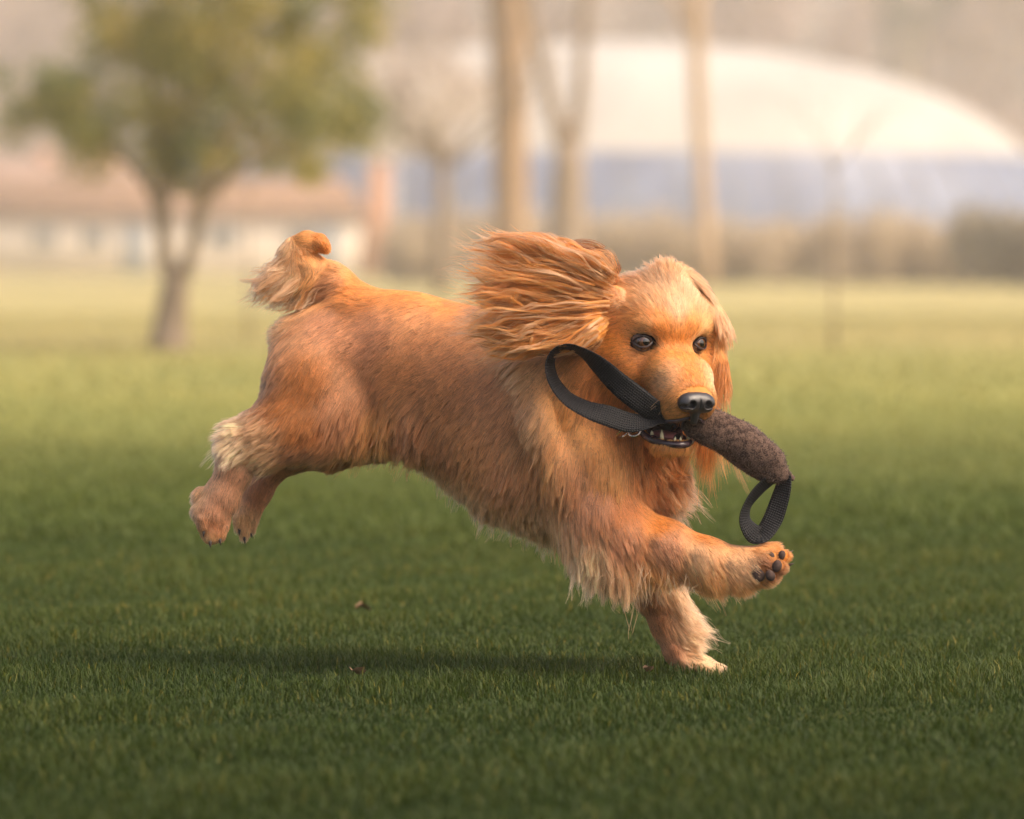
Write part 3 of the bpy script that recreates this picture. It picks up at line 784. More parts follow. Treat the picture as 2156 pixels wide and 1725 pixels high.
# forelegs
g_(1240, 1150, -190, -.1, .9, 0, 66, .35, .6, CREAM); g_(1300, 1200, -190, .1, 1, 0, 62, .35, .6, PALE); g_(1360, 1205, -200, .35, .9, 0, 48, .3, .5, GOLD)
g_(1310, 1130, -235, .35, .9, 0, 34, .1, .3, ROSE); g_(1380, 1100, -220, .8, .5, 0, 16, .1, .1, ORNG); g_(1400, 1150, -235, .45, .85, 0, 26, .12, .3, ROSE)
g_(1470, 1160, -235, .45, .85, 0, 26, .15, .3, PALE); g_(1480, 1135, -200, .9, .3, 0, 13, .1, .1, ORNG); g_(1480, 1220, -210, .45, .85, 0, 44, .3, .4, GOLD); g_(1550, 1230, -210, .5, .8, 0, 34, .25, .3, GOLD)
g_(1560, 1190, -235, .6, .7, 0, 22, .15, .2, PALE); g_(1620, 1150, -210, .9, -.2, 0, 15, .25, .3, GOLD); g_(1650, 1180, -205, .9, 0, 0, 12, .2, .3, ORNG); g_(1612, 1192, -246, .7, .3, 0, 11, .25, .4, (.24, .10, .04)); g_(1632, 1205, -248, .8, .3, 0, 10, .2, .3, (.34, .15, .06)); g_(1575, 1200, -240, .7, .5, 0, 26, .3, .4, PALE); g_(1600, 1220, -220, .6, .6, 0, 18, .2, .3, GOLD)
g_(1345, 1240, 0, .1, 1, 0, 22, .1, .2, BRWN); g_(1375, 1300, -5, .25, 1, 0, 15, .1, .1, BRWN); g_(1415, 1370, 5, .3, .95, 0, 12, .1, .1, ROSE); g_(1400, 1220, 40, .6, .8, 0, 50, .4, .5, CREAM)
g_(1425, 1270, 45, .75, .65, 0, 66, .5, .6, CREAM); g_(1440, 1330, 45, .85, .5, 0, 58, .5, .6, CREAM); g_(1450, 1375, 40, .9, .3, 0, 26, .4, .4, CREAM); g_(1500, 1400, 10, .95, .25, 0, 17, .2, .3, CREAM)
# head (f, l, u)
gh(-20, 0, 70, -.6, 0, .8, 26, .12, .2, GOLD); gh(-70, 25, 120, -.7, .1, .7, 28, .45, .9, GOLD); gh(-35, 35, 85, -.8, .2, .5, 30, .15, .3, CREAM); gh(-35, -30, 85, -.8, -.2, .5, 30, .15, .3, PALE); gh(-60, 0, 100, -1, 0, .5, 40, .25, .5, CREAM); gh(-120, 0, 122, -1, 0, .1, 44, .35, .8, CREAM); gh(-190, 0, 90, -.8, 0, -.5, 40, .3, .4, GOLD)
gh(-60, -60, 90, -1, -.3, .3, 34, .2, .3, PALE); gh(-60, 60, 90, -.6, 1, -.1, 36, .12, .3, CREAM); gh(-80, 95, 60, -.4, .9, -.6, 38, .1, .4, CREAM); gh(-120, -90, 60, -1, -.3, -.1, 34, .2, .3, GOLD); gh(-110, 95, 50, -.9, .3, -.5, 34, .2, .3, PALE)
gh(10, 0, 0, -.3, 0, 1, 8, .08, 0, ORNG); gh(10, 30, 35, -.5, .2, .8, 11, .1, .1, ORNG); gh(10, -30, 35, -.5, -.2, .8, 11, .1, .1, ORNG)
gh(-10, -75, 25, -.8, -.5, .3, 12, .08, 0, GOLD); gh(-10, 75, 25, -.8, .5, .3, 12, .08, 0, GOLD); gh(-40, -95, -5, -.9, -.3, -.2, 14, .08, 0, ORNG); gh(-40, 95, -5, -.9, .3, -.2, 14, .08, 0, ORNG)
gh(35, 0, -45, -.6, 0, .7, 7, .06, 0, ORNG); gh(80, 0, -75, -.8, 0, .5, 6, .06, 0, ORNG); gh(60, -45, -80, -.85, -.3, .1, 7, .05, 0, PALE); gh(60, 45, -80, -.85, .3, .1, 7, .05, 0, PALE)
gh(90, -40, -125, -.5, -.5, -.5, 7, .06, 0, GOLD); gh(90, 40, -125, -.5, .5, -.5, 7, .06, 0, GOLD); gh(40, -60, -140, -.8, -.1, -.4, 9, .06, 0, ORNG); gh(40, 60, -140, -.8, .1, -.4, 9, .06, 0, ORNG)
gh(-10, -75, -60, -.85, -.1, -.3, 9, .05, 0, ORNG); gh(-12, -62, -52, -.8, -.1, -.3, 8, .05, 0, (.36, .14, .04)); gh(0, -58, -86, -.8, -.1, -.3, 8, .05, 0, (.40, .155, .04)); gh(24, -50, -62, -.8, -.1, -.1, 7, .05, 0, GOLD); gh(-10, 75, -60, -.85, .1, -.3, 9, .05, 0, ORNG); gh(-60, -115, -60, -.8, -.2, -.5, 16, .06, .1, RUST); gh(-60, 115, -60, -.8, .2, -.5, 16, .06, .1, RUST)
gh(-60, -100, -120, -.6, 0, -.8, 26, .12, .3, RUST); gh(-130, -110, -60, -.6, 0, -.7, 28, .12, .2, DARK); gh(-20, -40, -200, -.5, 0, -.9, 15, .1, .3, ORNG); gh(30, 0, -208, -.4, 0, -.9, 12, .15, .3, GOLD); gh(-60, 0, -200, -.4, 0, -.9, 36, .2, .9, RUST)
# far ear
g_(1452, 586, -150, .6, .6, 0, 34, .10, .5, PALE); g_(1495, 640, -138, .15, 1, 0, 38, .03, .6, PALE); g_(1514, 700, -130, -.1, 1, 0, 44, .02, .7, GOLD); g_(1512, 770, -130, -.15, 1, 0, 56, .04, .6, RUST)
g_(1300, 600, -200, -1, .05, -.2, 62, .15, .6, ORNG); g_(1298, 640, -222, -1, .1, -.1, 58, .1, .5, RUST); g_(1285, 660, -215, -1, .25, -.2, 56, .12, .6, ORNG); g_(1310, 570, -170, -1, -.1, 0, 50, .3, .8, GOLD); g_(1250, 640, -240, -1, .1, 0, 60, .1, .5, ORNG)
g_(1490, 830, -135, -.12, 1, 0, 78, .06, .5, ORNG); g_(1480, 800, -140, -.1, 1, 0, 60, .12, .4, RUST); g_(1485, 850, -130, -.1, 1, 0, 90, .1, .4, ORNG)
gh(-2, 8, 58, -.5, 0, .9, 22, .08, .2, CREAM); gh(-30, -5, 84, -.8, 0, .6, 30, .12, .3, CREAM)
GP = np.array([g[0] for g in gd]); GD_ = np.array([g[1] for g in gd]); GX = np.array([[g[2], g[3], g[4]] for g in gd]); GC = np.array([g[5] for g in gd]) * np.array([1.0, .92, .88])

def guide(p):
    out = []
    for s in range(0, len(p), 20000):
        q = p[s:s+20000]; dist = q[:, None, :] - GP[None]; dist[..., 1] *= 0.8
        w = 1.0 / ((dist ** 2).sum(-1) + 120.0) ** 2.2; w /= w.sum(1)[:, None]
        out.append(np.hstack([w @ GD_, w @ GX, w @ GC]))
    return np.concatenate(out)

def ear_part(p, lst, m):
    d = np.min([f_prim(e, p) for e in lst], axis=0); return d < m

# body mesh with its skin colour
gi = guide(dv)
skin = gi[:, 6:9] * 0.8
hl = (dv - E0) @ HB.T
mouth = (((hl - np.array([14, -6, -173])) / np.array([62, 46, 29])) ** 2).sum(1) < 1.12
skin[mouth] = (.035, .012, .012)
ein = np.minimum((((hl - np.array([-8, 62, -1])) / np.array([25, 30, 25])) ** 2).sum(1), (((hl - np.array([-8, -62, -1])) / np.array([25, 30, 25])) ** 2).sum(1)) < 1.15
skin[ein] = (.02, .014, .014)
dog = empty("dog", tuple(G(1430, 1415)), "golden red spaniel leaping over the grass, ears flying, a toy in its mouth", "dog")
me = mesh_np("body", dv / PXM, dq)
cattr(me, "skin", skin)
sk = NT("dog_skin"); a = sk.n("ShaderNodeAttribute", attribute_name="skin"); sk.l(a.outputs['Color'], sk.p.inputs['Base Color'])
sk.p.inputs['Roughness'].default_value = .85; sk.p.inputs['Specular IOR Level'].default_value = .15
sk.bump(sk.noise(260, 3, stretch=(1, 1, .35)), .5, .003)
body = link("body", me, sk.m, dog)

def fur_mat(name, rough=.36, dmix=.42):
    t = NT(name); hb = t.n("ShaderNodeBsdfHairPrincipled"); hb.model = 'CHIANG'; hb.parametrization = 'COLOR'
    a = t.n("ShaderNodeAttribute", attribute_name="col")
    hi = t.n("ShaderNodeHairInfo")
    mx = t.n("ShaderNodeMix", data_type='RGBA', blend_type='MULTIPLY'); mx.inputs[0].default_value = 1
    t.l(a.outputs['Color'], mx.inputs[6])
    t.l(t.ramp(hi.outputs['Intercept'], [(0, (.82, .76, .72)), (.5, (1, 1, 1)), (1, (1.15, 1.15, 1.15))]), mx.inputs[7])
    t.l(mx.outputs[2], hb.inputs['Color'])
    hb.inputs['Roughness'].default_value = rough; hb.inputs['Radial Roughness'].default_value = .45
    hb.inputs['Coat'].default_value = .0; hb.inputs['IOR'].default_value = 1.5
    df = t.n("ShaderNodeBsdfDiffuse"); t.l(mx.outputs[2], df.inputs['Color'])
    ms = t.n("ShaderNodeMixShader"); ms.inputs[0].default_value = dmix
    t.l(hb.outputs[0], ms.inputs[1]); t.l(df.outputs[0], ms.inputs[2])
    t.l(ms.outputs[0], t.t.nodes["Material Output"].inputs[0]); return t.m
fur_m = fur_mat("fur")

def curves(name, P, R, C, mat, parent):
    n, k = P.shape[:2]
    hc = bpy.data.hair_curves.new(name); hc.add_curves([k] * n)
    hc.attributes['position'].data.foreach_set('vector', (P.reshape(-1, 3) / PXM).astype(np.float32).ravel())
    ra = hc.attributes.get('radius') or hc.attributes.new('radius', 'FLOAT', 'POINT')
    ra.data.foreach_set('value', (R.reshape(-1) / PXM).astype(np.float32))
    a = hc.attributes.new('col', 'FLOAT_COLOR', 'CURVE'); rg = np.ones((n, 4), np.float32); rg[:, :3] = C
    a.data.foreach_set('color', rg.ravel())
    hc.materials.append(mat)
    o = bpy.data.objects.new(name, hc); COL.objects.link(o); o.parent = parent; o.location = -Vector(parent.location); return o

def roots(v, q, dens, seed):
    r = np.random.default_rng(seed)
    tri = np.concatenate([q[:, [0, 1, 2]], q[:, [0, 2, 3]]])
    a, b, c = v[tri[:, 0]], v[tri[:, 1]], v[tri[:, 2]]
    ar = np.linalg.norm(np.cross(b - a, c - a), axis=1) / 2; w = ar * dens((a + b + c) / 3)
    n = int(w.sum()); i = r.choice(len(tri), n, p=w / w.sum())
    u, s = r.random(n), r.random(n); f = u + s > 1; u[f] = 1 - u[f]; s[f] = 1 - s[f]
    return a[i] + u[:, None] * (b - a)[i] + s[:, None] * (c - a)[i]

def nearest_clump(p, n, seed):
    r = np.random.default_rng(seed); sel = r.choice(len(p), n, replace=False); kd = kdtree.KDTree(n)
    for k, i in enumerate(sel): kd.insert(p[i], k)
    kd.balance()
    return sel, np.array([kd.find(x)[1] for x in p.tolist()])

def grow(p, K, clump_n, seed, clump=.55, rad=.55, lscale=1.0, collide=True):
    r = np.random.default_rng(seed); N = len(p)
    gi = guide(p); nrm = grad(DF, DLO, HV, p)
    g = gi[:, :3]; g = g / np.linalg.norm(g, axis=1)[:, None]
    L = gi[:, 3] * lscale; lift = gi[:, 4]; curl = gi[:, 5]; col = gi[:, 6:9]
    sel, ci = nearest_clump(p, clump_n, seed + 1)
    cr = r.normal(size=(clump_n, 8))
    nz = vnoise(p, 70, 5) * .16 + vnoise(p, 24, 6) * .10
    def path(p, g, nrm, L, lift, jit):
        gt = g + jit; gt = gt - (gt * nrm).sum(1)[:, None] * nrm; gt /= np.linalg.norm(gt, axis=1)[:, None] + 1e-9
        t = np.linspace(0, 1, K)[None, :, None]
        d = gt[:, None] * t + (nrm * lift[:, None] * .75)[:, None] * (t * 1.6 - t * t * .9) + (g - gt)[:, None] * t ** 1.4 * (.2 + 1.5 * lift)[:, None, None]
        d = d + np.array([0, 0, -.10])[None, None] * t * t * (L[:, None, None] / 60)
        return p[:, None] + d * L[:, None, None]
    Lc = L[sel] * (1 + .16 * cr[:, 0])
    cl = path(p[sel], g[sel], nrm[sel], Lc, lift[sel] * (1 + .3 * cr[:, 1]), nz[sel] + .13 * cr[:, 2:5])
    P = path(p, g, nrm, L * r.uniform(.72, 1.08, N), lift * r.uniform(.5, 1.5, N), nz + .13 * cr[ci, 2:5] + r.normal(0, .07, (N, 3)))
    t = np.linspace(0, 1, K)[None, :, None]
    cw = (clump * np.clip((L - 12) / 42, .2, 1.25))[:, None, None] * r.uniform(.5, 1.2, N)[:, None, None] * t ** 1.1
    off = cl[ci] - P; P = P + off * np.clip(cw, 0, .95)
    # waves: shared by the clump
    ax1 = np.cross(g, nrm); ax1 /= np.linalg.norm(ax1, axis=1)[:, None] + 1e-9
    ph = (cr[ci, 5] * 3)[:, None, None] + r.normal(0, .25, N)[:, None, None]
    fr = (4.2 + .8 * cr[ci, 6])[:, None, None] * np.clip(L / 50, .5, 1.8)[:, None, None]
    am = (curl * np.clip(L, 8, 90) * .085)[:, None, None]
    s = np.sin(fr * t * 1.6 + ph) - np.sin(ph); s2 = np.cos(fr * t * 1.6 + ph) - np.cos(ph)
    P = P + am * (s * ax1[:, None] + .6 * s2 * nrm[:, None]) * (t ** .7)
    if collide:
        for it in range(2):
            f = P[:, 1:].reshape(-1, 3); d = sample(DF, DLO, HV, f); m = d < 1.5
            if m.any(): f[m] += grad(DF, DLO, HV, f[m]) * (1.8 - d[m])[:, None]
            P[:, 1:] = f.reshape(N, K - 1, 3)
    R = rad * (1 - .75 * np.linspace(0, 1, K) ** 1.5)[None] * r.uniform(.7, 1.25, N)[:, None]
    col = col * (1 + .13 * cr[ci, 7] + r.normal(0, .20, N))[:, None]
    col = col * (1 + .12 * vnoise(p, 60, 9)[:, :1] * np.array([[.8, 1, 1.1]]))
    return P, R, np.clip(col, .02, .97)

PADS = [(1596, 1206, -244, 15, 20), (1622, 1212, -250, 10, 12), (1636, 1192, -248, 10, 13), (1646, 1170, -232, 8, 11), (1622, 1172, -236, 9, 10)]
def region(c):
    hl = (c - E0) @ HB.T
    x, y, d = to_px(c)
    face = (hl[:, 0] > -60) & (hl[:, 2] > -215) & (x > 1255)
    e = np.minimum((((hl - np.array([-8, 62, -1])) / np.array([25, 31, 22])) ** 2).sum(1), (((hl - np.array([-8, -62, -1])) / np.array([25, 31, 22])) ** 2).sum(1))
    mth = (((hl - np.array([14, -6, -172])) / np.array([65, 49, 29])) ** 2).sum(1) < 1.1
    nose = (((hl - np.array([120, -4, -121])) / np.array([30, 46, 34])) ** 2).sum(1) < 1
    pad = np.min([(((c - V(x_, y_, d_)) / np.array([rx_ + 2, 20, rz_ + 2])) ** 2).sum(1) for x_, y_, d_, rx_, rz_ in PADS], axis=0) < 1
    bad = (e < .95) | mth | nose | pad
    return face, bad, y
def dens_body(c):
    face, bad, y = region(c)
    nr = grad(DF, DLO, HV, c)
    d = np.where(nr[:, 1] > .3, .10, .25) * np.where(face, 1.7, 1.0)
    e = ear_part(c, ears, 4) & (to_px(c)[0] < 1262)
    return np.where(bad | e, 0, d)
FK = globals().get('FUR', 1.0)
pb = roots(dv, dq, lambda c: dens_body(c) * FK, 100)
fa, _, _ = region(pb)
pf = pb[fa]; pc = pb[~fa]
P1, R1, C1 = grow(pc, 9, 9000, 200, .62, .52)
pw = pc[np.random.default_rng(3).choice(len(pc), 11000, replace=False)]; wx, wy, _ = to_px(pw); pw = pw[(wy < 1330) & ~((wx < 640) & (wy > 600) & (wy < 780)) & ~((wx > 1530) & (wy > 1100))]
Pw, Rw, Cw = grow(pw, 9, 1500, 210, .75, .42, 1.45)
P1 = np.concatenate([P1, Pw]); R1 = np.concatenate([R1, Rw]); C1 = np.concatenate([C1, Cw])
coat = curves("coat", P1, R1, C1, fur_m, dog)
P2, R2, C2 = grow(pf, 6, 5000, 300, .55, .46, 1.7)
wr = np.random.default_rng(12); WP = []; 
for k in range(26):
    s = -1 if k % 2 else 1; a = H(64 + wr.uniform(-18, 22), s * (50 + wr.uniform(-4, 4)), -112 + wr.uniform(-16, 14)); di = s * hL * .9 - hF * .35 * wr.uniform(.3, 1.6) + hU * wr.uniform(-.5, .15); t = np.linspace(0, 1, P2.shape[1])[:, None]
    WP.append(a + di * t * wr.uniform(22, 45) + np.array([0, 0, -12.]) * t * t)
P2 = np.concatenate([P2, np.array(WP)]); R2 = np.concatenate([R2, np.full((26, P2.shape[1]), .28)]); C2 = np.concatenate([C2, np.full((26, 3), .35) * np.array([1, .6, .35])])
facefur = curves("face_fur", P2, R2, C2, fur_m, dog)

# flying ear: long wavy locks fanning back from the ear base
base_top = np.array([1304., 580.]); base_bot = np.array([1278., 700.])
tips = np.array([(1240,535),(1195,520),(1160,508),(1128,498),(1098,505),(1065,494),(1035,488),(1008,500),(985,516),(1003,535),(990,560),(975,580),(968,605),(965,640),(970,665),(966,690),(974,712),(985,742),(1015,750),(1060,752),(1105,748),(1150,742),(1185,735)], float)
def ear_locks(seed, nl, per, drange, cols, lmin, lmax, rad, startf, wd, amp, base_top=base_top, base_bot=base_bot, tips=tips, bowk=1.0, flk=1.0):
    r = np.random.default_rng(seed); K = 18; t = np.linspace(0, 1, K)[None]
    Ps = []; Rs = []; Cs = []; nt = len(tips)
    for k in range(nl):
        u = (k + r.random()) / nl; u = min(max(u, 0), 1)
        T = np.array([np.interp(u * (nt - 1), np.arange(nt), tips[:, 0]), np.interp(u * (nt - 1), np.arange(nt), tips[:, 1])])
        ub = np.clip(u * .95 + r.normal(0, .07), 0, 1); B = base_top + (base_bot - base_top) * ub
        s0 = r.uniform(*startf); s1 = r.uniform(lmin, lmax)
        D = T - B; Ln = np.hypot(*D); n2 = np.array([-D[1], D[0]]) / Ln
        d0 = r.uniform(*drange); d1 = d0 + r.normal(0, 14); fq = r.uniform(3.5, 8); ph = r.uniform(0, 6.28); am = r.uniform(*amp) * Ln / 250
        arch = r.normal(0, 10) + 12 * (.5 - u)
        col = np.array(cols[r.integers(len(cols))]) * np.array([1, .93, .92]) * r.uniform(.75, 1.2)
        n = per; a = r.normal(0, 1, (n, 3)); a /= np.maximum(1, np.linalg.norm(a, axis=1)[:, None] / 1.6)
        w = r.uniform(*wd); s = s0 + (s1 - s0) * t * r.uniform(.86, 1.05, n)[:, None]
        prof = 1.05 - .9 * t ** 2.5
        lat_ = a[:, :1] * w * prof + am * t ** .7 * (np.sin(fq * t + ph + r.normal(0, .15, (n, 1))) - math.sin(ph)) + arch * np.sin(np.pi * s)
        px_ = B[0] + D[0] * s + n2[0] * lat_; py_ = B[1] + D[1] * s + n2[1] * lat_
        bow = bowk * -16 * np.sin(np.pi * np.clip(s, 0, 1)) + bowk * 60 * np.clip(.18 - s, 0, 1) / .18
        dd_ = d0 + (d1 - d0) * t + a[:, 1:2] * w * .8 * prof + am * .7 * np.cos(fq * t + ph * 1.3) + bow
        fl = vnoise(np.stack([px_.ravel() * .6, py_.ravel() * 1.3, dd_.ravel() * .8], 1), 34, 17).reshape(*px_.shape, 3) * np.clip(s, 0, 1)[..., None] * flk
        px_ = px_ + fl[..., 0] * 5; py_ = py_ + fl[..., 1] * 9; dd_ = dd_ + fl[..., 2] * 8
        z = 9000 + dd_
        C_ = np.stack([(px_ - 1078) / 9000 * z, (862.5 - py_) / 9000 * z, -z], -1)
        Ps.append(C_ @ RC.T + np.array([0, 0, CAM_H * PXM]))
        Rs.append(rad * (1 - .8 * t ** 2) * r.uniform(.7, 1.2, n)[:, None]); Cs.append(np.clip(col[None] * r.normal(1, .08, (n, 1)), .02, .95) * np.ones((n, 3)))
    return np.concatenate(Ps), np.concatenate(Rs), np.concatenate(Cs)
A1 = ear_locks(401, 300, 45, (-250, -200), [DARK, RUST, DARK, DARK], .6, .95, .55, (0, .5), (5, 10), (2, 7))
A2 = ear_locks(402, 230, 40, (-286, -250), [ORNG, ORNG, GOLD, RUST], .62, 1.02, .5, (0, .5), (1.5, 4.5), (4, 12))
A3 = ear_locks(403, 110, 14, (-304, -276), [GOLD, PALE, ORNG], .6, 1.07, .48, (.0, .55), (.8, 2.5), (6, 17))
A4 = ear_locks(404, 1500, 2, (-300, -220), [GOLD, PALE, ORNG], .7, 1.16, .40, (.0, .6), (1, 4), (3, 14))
tt_ = np.array([(640, 664), (616, 670), (590, 664), (566, 654), (545, 648), (526, 640), (520, 624), (538, 606), (548, 590), (560, 572)], float)
TF = [ear_locks(411, 90, 34, (28, 78), [PALE, CREAM, GOLD, PALE], .7, 1.02, .46, (0, .2), (2, 6), (4, 10), np.array([690., 596.]), np.array([600., 536.]), tt_, 0),
      ear_locks(412, 500, 2, (24, 80), [CREAM, PALE], .7, 1.12, .36, (0, .3), (1, 4), (4, 12), np.array([690., 596.]), np.array([600., 536.]), tt_, 0)]
lt_ = np.array([(1440, 1262), (1462, 1285), (1484, 1312), (1494, 1336), (1488, 1358), (1478, 1374), (1484, 1392)], float)
TF += [ear_locks(413, 130, 14, (6, 52), [CREAM, PALE, CREAM], .5, 1.0, .40, (.05, .3), (.8, 2.6), (3, 9), np.array([1402., 1228.]), np.array([1436., 1378.]), lt_, 0, .3),
       ear_locks(414, 200, 2, (10, 48), [CREAM, PALE], .6, 1.08, .34, (.1, .3), (1, 3), (3, 9), np.array([1402., 1228.]), np.array([1436., 1378.]), lt_, 0, .3)]
et_ = np.array([(1222, 1172), (1240, 1205), (1275, 1235), (1320, 1255), (1365, 1262), (1412, 1250), (1458, 1252), (1502, 1264), (1545, 1264), (1590, 1250)], float)
TF += [ear_locks(415, 70, 26, (-205, -160), [CREAM, PALE, GOLD], .7, 1.03, .45, (.05, .35), (2, 5), (4, 10), np.array([1232., 1120.]), np.array([1570., 1222.]), et_, 0),
       ear_locks(416, 300, 2, (-220, -150), [CREAM, PALE], .7, 1.14, .35, (.05, .4), (1, 3), (4, 12), np.array([1232., 1110.]), np.array([1560., 1216.]), et_, 0)]
ct_ = np.array([(1452, 990), (1446, 1010), (1440, 1035), (1436, 1060), (1426, 1084)], float)
TF += [ear_locks(417, 40, 24, (-130, -70), [PALE, RUST, GOLD], .75, 1.05, .45, (.1, .4), (2, 5), (4, 10), np.array([1350., 945.]), np.array([1376., 1056.]), ct_, 0)]
bt_ = np.array([(828, 952), (800, 944), (772, 944), (745, 938)], float)
TF += [ear_locks(418, 50, 26, (-30, 14), [GOLD, BRWN, GOLD], .7, 1.06, .45, (.1, .5), (2, 4.5), (3, 8), np.array([838., 856.]), np.array([760., 856.]), bt_, 0)]
feather = curves("feathering", *[np.concatenate([f[k] for f in TF]) for k in range(3)], fur_m, dog)
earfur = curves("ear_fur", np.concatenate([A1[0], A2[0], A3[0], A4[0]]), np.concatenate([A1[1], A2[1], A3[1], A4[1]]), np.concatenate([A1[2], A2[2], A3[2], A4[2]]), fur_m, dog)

# ------------------------------------------------------------------ eyes, nose, mouth, pads, collar
def grid_mesh(name, fn, nu, nv, mat, parent, closeu=False):
    vs = [fn(i / (nu - 1) if not closeu else i / nu, j / (nv - 1)) for i in range(nu) for j in range(nv)]
    qs = []
    for i in range(nu if closeu else nu - 1):
        for j in range(nv - 1):
            k = (i + 1) % nu; qs.append((i*nv+j, k*nv+j, k*nv+j+1, i*nv+j+1))
    return link(name, mesh_np(name, np.array(vs) / PXM, qs), mat, parent)
em = NT("eye"); tc = em.n("ShaderNodeAttribute", attribute_name="iris")
em.l(em.ramp(tc.outputs['Fac'], [(0, (.004, .003, .003)), (.27, (.004, .003, .003)), (.31, (.095, .036, .012)), (.60, (.040, .015, .006)), (.68, (.010, .006, .005)), (.76, (.07, .05, .045)), (1, (.10, .08, .075))]), em.p.inputs['Base Color'])
em.p.inputs['Roughness'].default_value = .04; em.p.inputs['Coat Weight'].default_value = 1; em.p.inputs['Coat Roughness'].default_value = .02
lid = plain("eyelid_skin", (.022, .015, .016), (.04, .026, .024), 300, .4, .1, .001)
for s in (-1, 1):
    c = H(-21, 61 * s, 0); look = hF * .93 + hL * .22 * s + hU * .02 + np.array([.12, 0, 0]); look /= np.linalg.norm(look)
    sx = np.cross(look, [0, 0, 1]); sx /= np.linalg.norm(sx); sy = np.cross(sx, look)
    vs = []; ir = []
    for i in range(24):
        ph = math.pi * i / 23
        for j in range(32):
            th = 2 * math.pi * j / 32; vs.append(c + 24 * (look * math.cos(ph) + math.sin(ph) * (sx * math.cos(th) + sy * math.sin(th)))); ir.append(ph / 1.1)
    qs = [(i*32+j, i*32+(j+1) % 32, (i+1)*32+(j+1) % 32, (i+1)*32+j) for i in range(23) for j in range(32)]
    me = mesh_np("eye", np.array(vs) / PXM, qs); fattr(me, "iris", np.clip(ir, 0, 1)[:len(me.vertices)] if len(ir) >= len(me.vertices) else ir)
    eye = link("eye", me, em.m, dog)
    axis = hF * .90 + hL * .42 * s; axis /= np.linalg.norm(axis)
    lx = np.cross([0, 0, 1], axis); lx /= np.linalg.norm(lx); ly = np.cross(axis, lx)
    def lidf(u, v, s=s, c=c):
        a = 2 * math.pi * u; ox = .80 * math.cos(a); oy = (.42 if math.sin(a) > 0 else .40) * math.sin(a) * (1 - .45 * abs(math.cos(a)) ** 2.5)
        k = 1 + v * .46; q = np.array([ox * k, oy * k + .02]); rr = min(np.hypot(*q), 1.5)
        R_ = 25.6 + 2.0 * math.sin(v * math.pi) - 5 * max(0, v - .5); ang = rr * .95
        dr = q / (np.hypot(*q) + 1e-9)
        return c + R_ * (axis * math.cos(ang) + math.sin(ang) * (lx * dr[0] + ly * dr[1]))
    grid_mesh("eyelid", lidf, 40, 7, lid, eye, True)

nm = NT("nose_leather"); nm.p.inputs['Base Color'].default_value = (.022, .020, .022, 1); nm.p.inputs['Roughness'].default_value = .32; nm.p.inputs['Specular IOR Level'].default_value = .7
vo = nm.n("ShaderNodeTexVoronoi"); vo.inputs['Scale'].default_value = 900; tc = nm.n("ShaderNodeTexCoord"); nm.l(tc.outputs['Object'], vo.inputs['Vector']); nm.bump(vo.outputs['Distance'], .35, .0006)
NO = H(110, -5, -121)
def NP(f, l, u): return NO + f * hF + l * hL + u * hU
npr = [('el', NP(0, 0, 4), np.array([24., 37, 21]), HB, 8), ('el', NP(4, -20, 0), np.array([19., 21, 19]), HB, 8), ('el', NP(4, 20, 0), np.array([19., 21, 19]), HB, 8),
       ('rc', NP(2, 0, -10), 12, NP(-4, 0, -38), 7, 8, 1.0),
       ('carve', NP(20, -18, -3), np.array([13., 7.5, 8]), HB, 3), ('carve', NP(20, 18, -3), np.array([13., 7.5, 8]), HB, 3),
       ('carve', NP(14, -32, -7), np.array([11., 11, 3]), HB, 3), ('carve', NP(14, 32, -7), np.array([11., 11, 3]), HB, 3), ('carve', NP(24, 0, -16), np.array([7., 1.6, 24]), HB, 2)]
nf, nlo = build_field(npr, 1.5, 10); nv_, nq_ = surface_nets(nf, nlo, 1.5)
link("nose", mesh_np("nose", nv_ / PXM, nq_), nm.m, dog)

lipm = plain("lip_skin", (.022, .014, .018), (.06, .035, .045), 120, .22, .15, .001, spec=.6)
U = [H(-50, -49, -160), H(-28, -51, -186), H(10, -45, -201), H(38, -24, -207), H(48, 0, -208), H(38, 23, -205), H(14, 42, -197), H(-20, 47, -176)]
pts = catmull(U, 40); lip_r = 5.5 + 2.2 * np.sin(np.linspace(0, 3.14, 40)); lip_r[0] = lip_r[-1] = 3
tubes("lower_lip", [(pts / PXM, lip_r / PXM)], lipm, dog, 12)
U = [H(20, -46, -156), H(56, -42, -160), H(80, -26, -157), H(90, 0, -150), H(80, 26, -157), H(56, 42, -160), H(20, 46, -154)]
pts = catmull(U, 40); tubes("upper_lip", [(pts / PXM, np.full(40, 5.0) / PXM)], lipm, dog, 10)
tong = plain("tongue_skin", (.30, .09, .085), (.40, .14, .13), 90, .3, .2, .002, spec=.6)
grid_mesh("tongue", lambda u, v: H(-50 + 82 * math.sin(u * math.pi) ** .3 * v if False else -50 + 84 * v, 27 * math.cos(u * 2 * math.pi) * (1 - .6 * v ** 4), -188 + 8 * math.sin(u * 2 * math.pi) - 6 * v), 20, 10, tong, dog, True)
tooth = plain("tooth_enamel", (.75, .66, .42), (.82, .74, .52), 100, .25, .0)
for (a, b, r_) in [(H(22, -31, -200), H(24, -33, -178), 5), (H(28, 27, -200), H(30, 28, -182), 5), (H(-4, -40, -190), H(-4, -41, -181), 4), (H(38, -10, -202), H(41, -10, -191), 3.5), (H(39, 2, -202), H(42, 2, -191), 3.5)]:
    pts = np.array([a, a + (b - a) * .5, b]); tubes("tooth", [(pts / PXM, np.array([r_, r_ * .75, r_ * .15]) / PXM)], tooth, dog, 10)

